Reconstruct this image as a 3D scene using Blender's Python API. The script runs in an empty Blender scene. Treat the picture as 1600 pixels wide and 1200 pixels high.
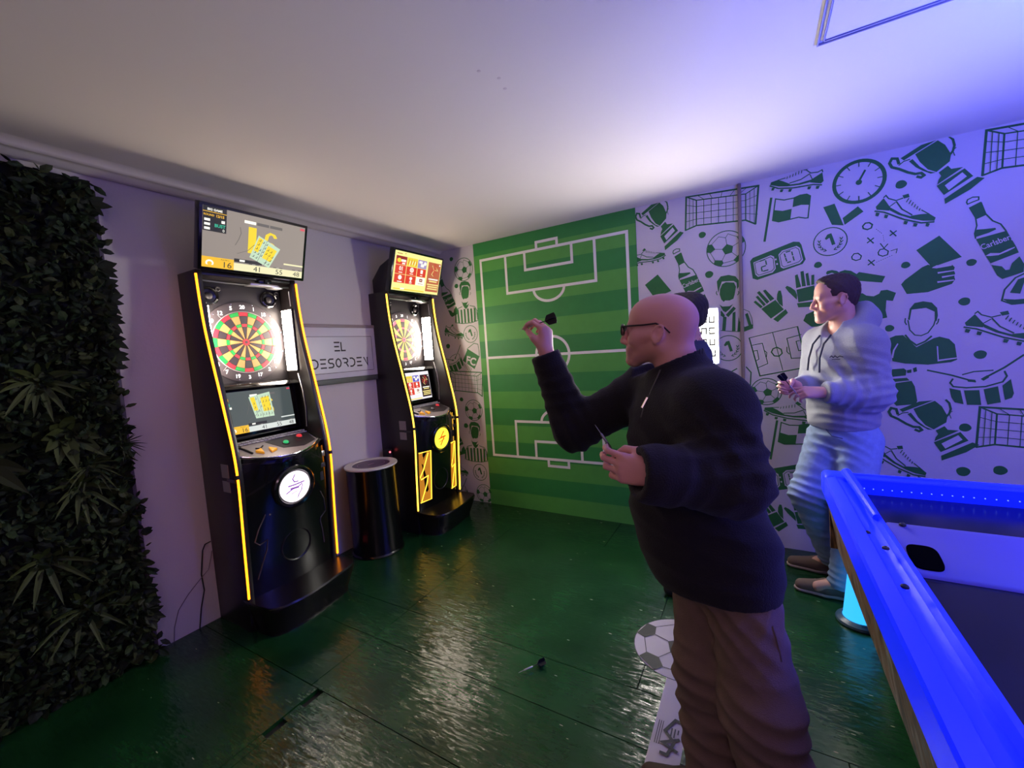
import bpy, bmesh, math, random, json
import numpy as np
from mathutils import Vector, Matrix
from mathutils.geometry import tessellate_polygon

SC = bpy.context.scene
COL = SC.collection
PI = math.pi
R_ = math.radians
random.seed(7)
RNG = np.random.default_rng(7)

# ------------------------------------------------------------------ camera
def set_camera():
    f, pitch, roll, yaw = 655.03, .0795, -.0657, .5323
    cy, sy, cp, sp = math.cos(yaw), math.sin(yaw), math.cos(pitch), math.sin(pitch)
    fwd = Vector((-sy*cp, cy*cp, -sp)); right = Vector((cy, sy, 0)); up = right.cross(fwd)
    r2 = right*math.cos(roll)+up*math.sin(roll); u2 = -right*math.sin(roll)+up*math.cos(roll)
    cam = bpy.data.cameras.new('camera'); o = bpy.data.objects.new('camera', cam); COL.objects.link(o)
    cam.sensor_width = 36; cam.lens = 36*f/1600; cam.clip_start = .02
    M = Matrix((r2, u2, -fwd)).transposed().to_4x4(); M.translation = (2.9414, 0, 1.55)
    o.matrix_world = M
    SC.camera = o
set_camera()

# ------------------------------------------------------------------ world, lights, exposure
W = bpy.data.worlds.new('world'); SC.world = W; W.use_nodes = True
W.node_tree.nodes['Background'].inputs[0].default_value = (.35, .25, .5, 1)
W.node_tree.nodes['Background'].inputs[1].default_value = .02
vs = SC.view_settings
vs.view_transform = 'Standard'; vs.look = 'None'; vs.gamma = 1; vs.use_curve_mapping = False
vs.exposure = 0.0
SC.cycles.max_bounces = 7; SC.cycles.diffuse_bounces = 4; SC.cycles.glossy_bounces = 3; SC.cycles.transmission_bounces = 3
def lamp(name, kind, loc, power, col, size=.1, look=None, spread=None):
    l = bpy.data.lights.new(name, kind); l.energy = power; l.color = col
    if kind == 'AREA':
        l.size = size
        if spread: l.spread = spread
    else:
        l.shadow_soft_size = size
    o = bpy.data.objects.new(name, l); COL.objects.link(o); o.location = loc
    if look: o.rotation_euler = (Vector(look)-Vector(loc)).to_track_quat('-Z', 'Y').to_euler()
    return o
# blue lamps over the games table, out of frame to the right: one washes the ceiling, one the table
lamp('blue_uplight', 'AREA', (4.25, 1.75, 1.6), 46, (.05, .10, 1), .4, (4.0, 2.0, 2.61), R_(130))
lamp('blue_table_lamp', 'AREA', (4.45, 1.85, 1.75), 16, (.02, .06, 1), .5, (3.9, 1.9, .5), R_(120))
lamp('violet_wall_fill', 'POINT', (4.75, 2.0, 1.5), 34, (.19, .14, 1), .15)  # added fill that turns the right wall violet, not a fitting of the room
# pinkish room lamp behind the camera
lamp('room_lamp', 'POINT', (3.3, -1.3, 2.2), 16, (1, .60, .78), .3)

# ------------------------------------------------------------------ materials
MATS = {}
def mat(name, col=(.8, .8, .8), rough=.5, metal=0, emit=None, es=1, alpha=None, trans=0, sss=0, noise=None, bump=None, coat=0, sheen=0, ior=None):
    """noise=(scale, amount) tints the colour, bump=(scale, strength, detail) adds fine relief"""
    if name in MATS: return MATS[name]
    m = bpy.data.materials.new(name); m.use_nodes = True
    nt = m.node_tree; b = nt.nodes['Principled BSDF']; I = b.inputs
    I['Base Color'].default_value = (*col, 1); I['Roughness'].default_value = rough; I['Metallic'].default_value = metal
    I['Transmission Weight'].default_value = trans; I['Coat Weight'].default_value = coat; I['Sheen Weight'].default_value = sheen
    if ior: I['IOR'].default_value = ior
    if sss:
        I['Subsurface Weight'].default_value = sss; I['Subsurface Radius'].default_value = (.012, .005, .003); I['Subsurface Scale'].default_value = 1
    if emit: I['Emission Color'].default_value = (*emit, 1); I['Emission Strength'].default_value = es
    tc = None
    if noise or bump:
        tc = nt.nodes.new('ShaderNodeTexCoord')
    if noise:
        n = nt.nodes.new('ShaderNodeTexNoise'); n.inputs['Scale'].default_value = noise[0]; n.inputs['Detail'].default_value = 5
        nt.links.new(tc.outputs['Object'], n.inputs['Vector'])
        mx = nt.nodes.new('ShaderNodeMix'); mx.data_type = 'RGBA'; a = noise[1]
        mx.inputs[6].default_value = (*[max(0, c*(1-a)) for c in col], 1); mx.inputs[7].default_value = (*[min(1, c*(1+a)) for c in col], 1)
        nt.links.new(n.outputs['Fac'], mx.inputs[0]); nt.links.new(mx.outputs[2], I['Base Color'])
    if bump:
        n = nt.nodes.new('ShaderNodeTexNoise'); n.inputs['Scale'].default_value = bump[0]; n.inputs['Detail'].default_value = bump[2] if len(bump) > 2 else 4
        nt.links.new(tc.outputs['Object'], n.inputs['Vector'])
        bp = nt.nodes.new('ShaderNodeBump'); bp.inputs['Strength'].default_value = bump[1]; bp.inputs['Distance'].default_value = .01
        nt.links.new(n.outputs['Fac'], bp.inputs['Height']); nt.links.new(bp.outputs['Normal'], I['Normal'])
    MATS[name] = m
    return m
def srgb(r, g, b):
    f = lambda c: (c/255/12.92 if c/255 <= .04045 else ((c/255+.055)/1.055)**2.4)
    return (f(r), f(g), f(b))
def glow(name, col, s):
    return mat(name, (0.02, .02, .02), .5, emit=col, es=s)

# ------------------------------------------------------------------ mesh helpers
class MB:
    """collects faces; one material index per face"""
    def __init__(s): s.v = []; s.f = []; s.m = []
    def add(s, vs, fs, mi=0):
        o = len(s.v); s.v += [tuple(map(float, p)) for p in vs]
        for f in fs: s.f.append([i+o for i in f]); s.m.append(mi)
        return s
    def box(s, lo, hi, mi=0):
        x0, y0, z0 = lo; x1, y1, z1 = hi
        return s.add([(x0,y0,z0),(x1,y0,z0),(x1,y1,z0),(x0,y1,z0),(x0,y0,z1),(x1,y0,z1),(x1,y1,z1),(x0,y1,z1)],
              [(3,2,1,0),(4,5,6,7),(0,1,5,4),(1,2,6,5),(2,3,7,6),(3,0,4,7)], mi)
    def obox(s, c, ax, half, mi=0):
        c = Vector(c); ax = [Vector(a).normalized() for a in ax]; P = []
        for k in ((-1,-1,-1),(1,-1,-1),(1,1,-1),(-1,1,-1),(-1,-1,1),(1,-1,1),(1,1,1),(-1,1,1)):
            P.append(c+sum((ax[i]*half[i]*k[i] for i in range(3)), Vector((0,0,0))))
        return s.add(P, [(3,2,1,0),(4,5,6,7),(0,1,5,4),(1,2,6,5),(2,3,7,6),(3,0,4,7)], mi)
    def prism(s, poly, fn, t0, t1, mi=0):
        """poly 2D, fn(u,v,t)->3D"""
        n = len(poly); P = [fn(u, v, t0) for u, v in poly]+[fn(u, v, t1) for u, v in poly]
        tri = tessellate_polygon([[Vector((u, v, 0)) for u, v in poly]])
        F = [tuple(t) for t in tri]+[tuple(i+n for i in reversed(t)) for t in tri]
        F += [(i, (i+1) % n, (i+1) % n+n, i+n) for i in range(n)]
        return s.add(P, F, mi)
    def lathe(s, prof, c, ax=(0,0,1), n=32, mi=0, closed=True):
        """prof: (radius, height) pairs along ax from c"""
        a = Vector(ax).normalized(); e = Vector((1,0,0)) if abs(a.x) < .9 else Vector((0,1,0))
        u = a.cross(e).normalized(); w = a.cross(u); c = Vector(c); P = []; F = []
        for r, h in prof:
            for i in range(n):
                t = 2*PI*i/n; P.append(c+a*h+(u*math.cos(t)+w*math.sin(t))*r)
        for k in range(len(prof)-1):
            for i in range(n): F.append((k*n+i, k*n+(i+1) % n, (k+1)*n+(i+1) % n, (k+1)*n+i))
        if closed: F.append(tuple(range(n))[::-1]); F.append(tuple((len(prof)-1)*n+i for i in range(n)))
        return s.add(P, F, mi)
    def tube(s, pts, r, n=8, mi=0, close=False):
        pts = [Vector(p) for p in pts]; m = len(pts); rs = r if hasattr(r, '__len__') else [r]*m
        P = []; F = []; prev = None
        for i, p in enumerate(pts):
            if close: t = pts[(i+1) % m]-pts[i-1]
            else: t = (pts[min(i+1, m-1)]-pts[max(i-1, 0)])
            t.normalize()
            if prev is None:
                e = Vector((0,0,1)) if abs(t.z) < .9 else Vector((1,0,0)); u = t.cross(e).normalized()
            else:
                u = (prev-t*prev.dot(t)).normalized()
            prev = u; w = t.cross(u)
            for k in range(n):
                a = 2*PI*k/n; P.append(p+(u*math.cos(a)+w*math.sin(a))*rs[i])
        for i in range(m if close else m-1):
            for k in range(n): F.append((i*n+k, i*n+(k+1) % n, ((i+1) % m)*n+(k+1) % n, ((i+1) % m)*n+k))
        if not close: F.append(tuple(range(n))[::-1]); F.append(tuple((m-1)*n+k for k in range(n)))
        return s.add(P, F, mi)
    def sphere(s, c, r, n=16, mi=0, sc=(1,1,1)):
        prof = [(r*math.sin(PI*i/(n//2)) if 0 < i < n//2 else r*.001, -r*math.cos(PI*i/(n//2))) for i in range(n//2+1)]
        t = MB().lathe(prof, (0,0,0), n=n); c = Vector(c)
        return s.add([(c.x+p[0]*sc[0], c.y+p[1]*sc[1], c.z+p[2]*sc[2]) for p in t.v], t.f, mi)
    def mesh(s, name, mats, bevel=0, smooth=30, seg=2):
        me = bpy.data.meshes.new(name); me.from_pydata(s.v, [], s.f)
        for m in mats: me.materials.append(m)
        me.polygons.foreach_set('material_index', s.m)
        bm = bmesh.new(); bm.from_mesh(me)
        bmesh.ops.recalc_face_normals(bm, faces=bm.faces)
        if bevel:
            ed = [e for e in bm.edges if len(e.link_faces) == 2 and e.calc_face_angle(0) > R_(28)]
            bmesh.ops.bevel(bm, geom=ed, offset=bevel, segments=seg, profile=.5, affect='EDGES', clamp_overlap=True)
        bm.to_mesh(me); bm.free()
        if smooth:
            me.polygons.foreach_set('use_smooth', [True]*len(me.polygons)); me.set_sharp_from_angle(angle=R_(smooth))
        me.update()
        return me
    def build(s, name, mats, parent=None, bevel=0, smooth=30, seg=2):
        if not isinstance(mats, (list, tuple)): mats = [mats]
        return link(name, s.mesh(name, mats, bevel, smooth, seg), parent)
def link(name, data, parent=None):
    o = bpy.data.objects.new(name, data); COL.objects.link(o)
    if parent: o.parent = parent
    return o
def tag(o, label=None, cat=None, group=None, kind=None):
    if label: o['label'] = label
    if cat: o['category'] = cat
    if group: o['group'] = group
    if kind: o['kind'] = kind
    return o
def empty(name, loc, label, cat, group=None, rz=0):
    o = bpy.data.objects.new(name, None); COL.objects.link(o); o.location = loc; o.rotation_euler = (0, 0, rz); o.empty_display_size = .1
    return tag(o, label, cat, group)
def struct(name, mb, m, parent=None, **k):
    o = mb.build(name, m, parent, **k)
    o['kind'] = 'structure'
    return o
_TX = {}
def text2d(s, size=1, bold=0, space=1):
    """triangles of a line of lettering, centred, cap height about size"""
    k = (s, bold, space)
    if k not in _TX:
        cu = bpy.data.curves.new('t', 'FONT'); cu.body = s; cu.size = 1; cu.align_x = 'CENTER'; cu.align_y = 'CENTER'; cu.offset = bold; cu.space_character = space; cu.resolution_u = 3
        o = bpy.data.objects.new('t', cu); COL.objects.link(o)
        bpy.context.view_layer.update()
        me = bpy.data.meshes.new_from_object(o.evaluated_get(bpy.context.evaluated_depsgraph_get()))
        P = np.array([v.co[:2] for v in me.vertices]); F = [tuple(p.vertices) for p in me.polygons]
        if len(P): P -= (P.min(0)+P.max(0))/2
        _TX[k] = (P, F); bpy.data.objects.remove(o); bpy.data.curves.remove(cu); bpy.data.meshes.remove(me)
    P, F = _TX[k]
    return P*size/.7, F

# 2D drawing onto any plane: fn(u, v, layer) -> 3D
class Draw:
    def __init__(s, fn, asp=1): s.mb = MB(); s.fn = fn; s.lay = 0; s.step = .0004; s.asp = asp
    def _l(s): s.lay += 1; return s.lay*s.step
    def poly(s, pts, mi=0, lay=None):
        l = s._l() if lay is None else lay*s.step
        tri = tessellate_polygon([[Vector((u, v, 0)) for u, v in pts]])
        s.mb.add([s.fn(u, v, l) for u, v in pts], [tuple(t) for t in tri], mi); return s
    def rect(s, u0, v0, u1, v1, mi=0, lay=None): return s.poly([(u0,v0),(u1,v0),(u1,v1),(u0,v1)], mi, lay)
    def disc(s, c, r, mi=0, n=24, lay=None, ry=None): return s.poly([(c[0]+r*math.cos(2*PI*i/n), c[1]+(ry or r)*math.sin(2*PI*i/n)) for i in range(n)], mi, lay)
    def stroke(s, pts, w, mi=0, lay=None):
        l = s._l() if lay is None else lay*s.step
        P = [Vector(p) for p in pts]; closed = (P[0]-P[-1]).length < 1e-6
        if closed: P = P[:-1]
        n = len(P); V = []; F = []
        for i in range(n):
            a = P[i-1] if (i or closed) else None; b = P[(i+1) % n] if (i < n-1 or closed) else None
            d1 = (P[i]-a).normalized() if a is not None else None; d2 = (b-P[i]).normalized() if b is not None else None
            if d1 is None: d1 = d2
            if d2 is None: d2 = d1
            t = (d1+d2); t = t.normalized() if t.length > 1e-6 else d1
            nn = Vector((-t.y, t.x)); k = w/2/max(.45, nn.dot(Vector((-d1.y, d1.x))))
            q = P[i]
            if not closed:
                if i == 0: q = q-d2*w*.25
                if i == n-1: q = q+d1*w*.25
            V += [s.fn(*(q+nn*k), l), s.fn(*(q-nn*k), l)]
        for i in range(n if closed else n-1):
            j = (i+1) % n; F.append((2*i, 2*i+1, 2*j+1, 2*j))
        s.mb.add(V, F, mi); return s
    def ring(s, c, r, w, mi=0, n=40, lay=None, ry=None):
        return s.stroke([(c[0]+r*math.cos(2*PI*i/n), c[1]+(ry or r)*math.sin(2*PI*i/n)) for i in range(n)]+[(c[0]+r, c[1])], w, mi, lay)
    def text(s, t, c, size, mi=0, rot=0, bold=0, sx=1, lay=None, space=1):
        l = s._l() if lay is None else lay*s.step
        P, F = text2d(t, size, bold, space); ca, sa = math.cos(rot), math.sin(rot)
        s.mb.add([s.fn(c[0]+(x*sx*ca-y*sa)*s.asp, c[1]+x*sx*sa+y*ca, l) for x, y in P], F, mi); return s

# ------------------------------------------------------------------ structure of the room
D, H, X1, Y0 = 3.48, 2.61, 5.4, -2.2
white_wall = mat('white_wall_paint', srgb(205, 200, 198), .75, bump=(60, .12, 4))
ceil_m = mat('ceiling_plaster', srgb(222, 214, 208), .8, bump=(9, .05, 3))
green_paint = mat('mural_green_paint', srgb(38, 110, 48), .6, noise=(30, .12))

def floor_material():
    m = bpy.data.materials.new('green_painted_osb'); m.use_nodes = True; nt = m.node_tree; N = nt.nodes; L = nt.links
    b = N['Principled BSDF']; tc = N.new('ShaderNodeTexCoord')
    def mapped(rot, sc):
        mp = N.new('ShaderNodeMapping'); mp.inputs['Rotation'].default_value = (0, 0, rot); mp.inputs['Scale'].default_value = sc
        ns = N.new('ShaderNodeTexNoise'); ns.inputs['Scale'].default_value = 7; ns.inputs['Detail'].default_value = 2
        L.new(tc.outputs['Object'], ns.inputs['Vector'])
        ad = N.new('ShaderNodeVectorMath'); ad.operation = 'MULTIPLY_ADD'; ad.inputs[1].default_value = (.022, .022, .022)
        L.new(ns.outputs['Color'], ad.inputs[0]); L.new(tc.outputs['Object'], ad.inputs[2])
        L.new(ad.outputs[0], mp.inputs['Vector']); return mp
    def vor(mp, sc, feat='F1'):
        v = N.new('ShaderNodeTexVoronoi'); v.feature = feat; v.inputs['Scale'].default_value = sc; L.new(mp.outputs[0], v.inputs['Vector']); return v
    def math_(op, a, bb):
        n = N.new('ShaderNodeMath'); n.operation = op
        for i, q in enumerate((a, bb)):
            if isinstance(q, (int, float)): n.inputs[i].default_value = q
            else: L.new(q, n.inputs[i])
        return n.outputs[0]
    # strands: every flake of the board lies at its own slight tilt
    geo = N.new('ShaderNodeNewGeometry'); acc = geo.outputs['Normal']
    for rot, sc, kk in ((.35, 22, .07), (-.75, 27, .065), (1.25, 20, .07), (2.3, 30, .055)):
        v = vor(mapped(rot, (1, 6.5, 1)), sc)
        ma = N.new('ShaderNodeVectorMath'); ma.operation = 'MULTIPLY_ADD'; L.new(v.outputs['Color'], ma.inputs[0]); ma.inputs[1].default_value = (kk, kk, 0); ma.inputs[2].default_value = (-kk/2, -kk/2, 0)
        ad = N.new('ShaderNodeVectorMath'); ad.operation = 'ADD'; L.new(acc, ad.inputs[0]); L.new(ma.outputs[0], ad.inputs[1]); acc = ad.outputs[0]
    nz = N.new('ShaderNodeVectorMath'); nz.operation = 'NORMALIZE'; L.new(acc, nz.inputs[0])
    fine = N.new('ShaderNodeTexNoise'); fine.inputs['Scale'].default_value = 60; fine.inputs['Detail'].default_value = 4; L.new(tc.outputs['Object'], fine.inputs['Vector'])
    bp = N.new('ShaderNodeBump'); bp.inputs['Strength'].default_value = .25; bp.inputs['Distance'].default_value = .003
    L.new(fine.outputs['Fac'], bp.inputs['Height']); L.new(nz.outputs[0], bp.inputs['Normal']); L.new(bp.outputs['Normal'], b.inputs['Normal'])
    big = N.new('ShaderNodeTexNoise'); big.inputs['Scale'].default_value = 3; big.inputs['Detail'].default_value = 6; L.new(tc.outputs['Object'], big.inputs['Vector'])
    cr = N.new('ShaderNodeValToRGB'); cr.color_ramp.elements[0].color = (*srgb(12, 50, 24), 1); cr.color_ramp.elements[1].color = (*srgb(28, 78, 38), 1)
    cr.color_ramp.elements[0].position = .3; cr.color_ramp.elements[1].position = .75; L.new(big.outputs['Fac'], cr.inputs[0])
    # chipped paint: small pale scratches
    v = vor(mapped(.9, (1, 4.5, 1)), 11); sp = N.new('ShaderNodeSeparateColor'); L.new(v.outputs['Color'], sp.inputs[0])
    class _O: pass
    th = _O(); th.outputs = [math_('MULTIPLY', math_('LESS_THAN', v.outputs['Distance'], .10), math_('GREATER_THAN', sp.outputs[0], .90))]
    mx = N.new('ShaderNodeMix'); mx.data_type = 'RGBA'; mx.inputs[7].default_value = (*srgb(170, 165, 140), 1)
    L.new(th.outputs[0], mx.inputs[0]); L.new(cr.outputs[0], mx.inputs[6]); L.new(mx.outputs[2], b.inputs['Base Color'])
    rr = N.new('ShaderNodeMapRange'); rr.inputs[3].default_value = .19; rr.inputs[4].default_value = .28; L.new(big.outputs['Fac'], rr.inputs[0]); L.new(rr.outputs[0], b.inputs['Roughness'])
    b.inputs['Specular IOR Level'].default_value = .6
    return m
floor_m = floor_material()
dark_gap = mat('dark_floor_void', (.004, .005, .004), .8)
fl = struct('floor', MB().box((-.1, Y0-.1, -.12), (X1+.1, D+.1, -.02)), dark_gap)
# floor sheets: joints where the photograph shows them, with the cut-out beside the middle sheet
def sheet(x0, y0, x1, y1):
    g = .002
    mb = MB().box((x0+g, y0+g, -.02), (x1-g, y1-g, 0)); o = mb.build('floor_panel', floor_m, fl, smooth=0); return o
rows = [(Y0, -.14, [0, 1.6, 3.2, X1]), (-.14, 1.11, None), (1.11, 1.49, [0, 1.05, 2.9, X1]), (1.49, 1.76, [0, 1.06, 3.2, X1]), (1.76, 3.01, [0, 1.054, 2.45, 4.0, X1]), (3.01, D, [0, 1.9, 3.3, X1])]
for ya, yb, xs in rows:
    if xs:
        for a, b_ in zip(xs, xs[1:]): sheet(a, ya, b_, yb)
    else:
        sheet(0, ya, 1.1, yb); sheet(1.1, ya, 1.142, .845); pass
        sheet(1.142, ya, 2.6, yb); sheet(2.6, ya, 4.1, yb); sheet(4.1, ya, X1, yb)
MB().box((1.101, .935, -.02), (1.141, 1.015, -.004)).build('floor_batten', floor_m, fl, smooth=0)

wl = struct('wall_left', MB().box((-.12, Y0-.1, 0), (0, D+.1, H)), white_wall)
wb = struct('wall_back', MB().box((-.1, D, 0), (X1+.1, D+.12, H)), white_wall)
struct('wall_right', MB().box((X1, Y0-.1, 0), (X1+.12, D+.1, H)), white_wall)
struct('wall_front', MB().box((-.1, Y0-.12, 0), (X1+.1, Y0, H)), white_wall)
ce = struct('ceiling', MB().box((-.12, Y0-.12, H), (X1+.12, D+.12, H+.12)), ceil_m)
# soft plaster moulding where the ceiling meets the left wall
prof = [(0, 0), (.0, -.028), (.02, -.034), (.05, -.03), (.075, -.016), (.098, -.010), (.115, -.020), (.132, -.024), (.148, -.014), (.16, -.004), (.2, 0)]
struct('trim_1', MB().prism(prof, lambda u, v, t: (u, t, H+v), Y0, D), ceil_m, smooth=60)
# ceiling hatch, a flush panel with a narrow raised frame
hatch_frame = MB()
hx0, hx1, hy0, hy1 = 3.150, 3.95, 1.28, 2.042
for e in (0, .017):
    q = (hx0+e, hy0+e, hx1-e, hy1-e); w = .005
    for a in ((q[0], q[3]-w, q[2], q[3]), (q[0], q[1], q[2], q[1]+w), (q[0], q[1], q[0]+w, q[3]), (q[2]-w, q[1], q[2], q[3])):
        hatch_frame.box((a[0], a[1], H-.009), (a[2], a[3], H+.002))
hf = struct('trim_2', hatch_frame, mat('hatch_frame', srgb(150, 146, 165), .6), ce)
struct('trim_3', MB().box((hx0+.024, hy0+.024, H-.005), (hx1-.024, hy1-.024, H+.002)), ceil_m, ce)
# filler patches in the plaster
for x, y in ((2.05, 1.42), (2.09, 1.50), (2.075, 1.57)):
    MB().lathe([(.008, 0), (.005, -.0008)], (x, y, H), n=12).build('plaster_patch', mat('plaster_patch', srgb(204, 192, 190), .9), ce)

# ---- pitch mural panel
g_dark = mat('pitch_dark_green', srgb(42, 134, 60), .55, noise=(14, .1), bump=(40, .06))
g_light = mat('pitch_light_green', srgb(80, 160, 66), .55, noise=(14, .1), bump=(40, .06))
line_w = mat('pitch_line_white', srgb(232, 232, 222), .6)
PX0, PX1 = .552, 2.126
wpt = lambda y: (lambda u, v, l: (u, y-l, v))
k = 0; z = 1.49-.167*9
zb = [0]+[1.49+.167*i for i in range(-8, 7)]+[H]
for i in range(len(zb)-1):
    MB().box((PX0, D-.004, zb[i]), (PX1, D+.01, zb[i+1])).build('pitch_stripe', [g_dark, g_light][(i+1) % 2], wb, smooth=0)
pd = Draw(wpt(D-.0045)); lw = .024
cxp = 1.34
pd.stroke([(.63, .515), (2.052, .515), (2.052, 2.44), (.63, 2.44), (.63, .515)], lw)
pd.stroke([(.63, 1.492), (2.052, 1.492)], lw)
pd.ring((cxp, 1.492), .163, lw)
for s, ze in ((-1, 2.44), (1, .515)):
    pd.stroke([(.91, ze), (.91, ze+s*.35), (1.78, ze+s*.35), (1.78, ze)], lw)
    pd.stroke([(1.115, ze), (1.115, ze+s*.163), (1.575, ze+s*.163), (1.575, ze)], lw)
    pd.stroke([(1.24, ze), (1.24, ze-s*.063), (1.442, ze-s*.063), (1.442, ze)], lw)
    pd.stroke([(cxp+.15*math.cos(a), ze+s*.35+s*.115*math.sin(a)) for a in [PI*i/20 for i in range(21)]], lw)
pd.mb.build('pitch_lines', line_w, wb, smooth=0)

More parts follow.
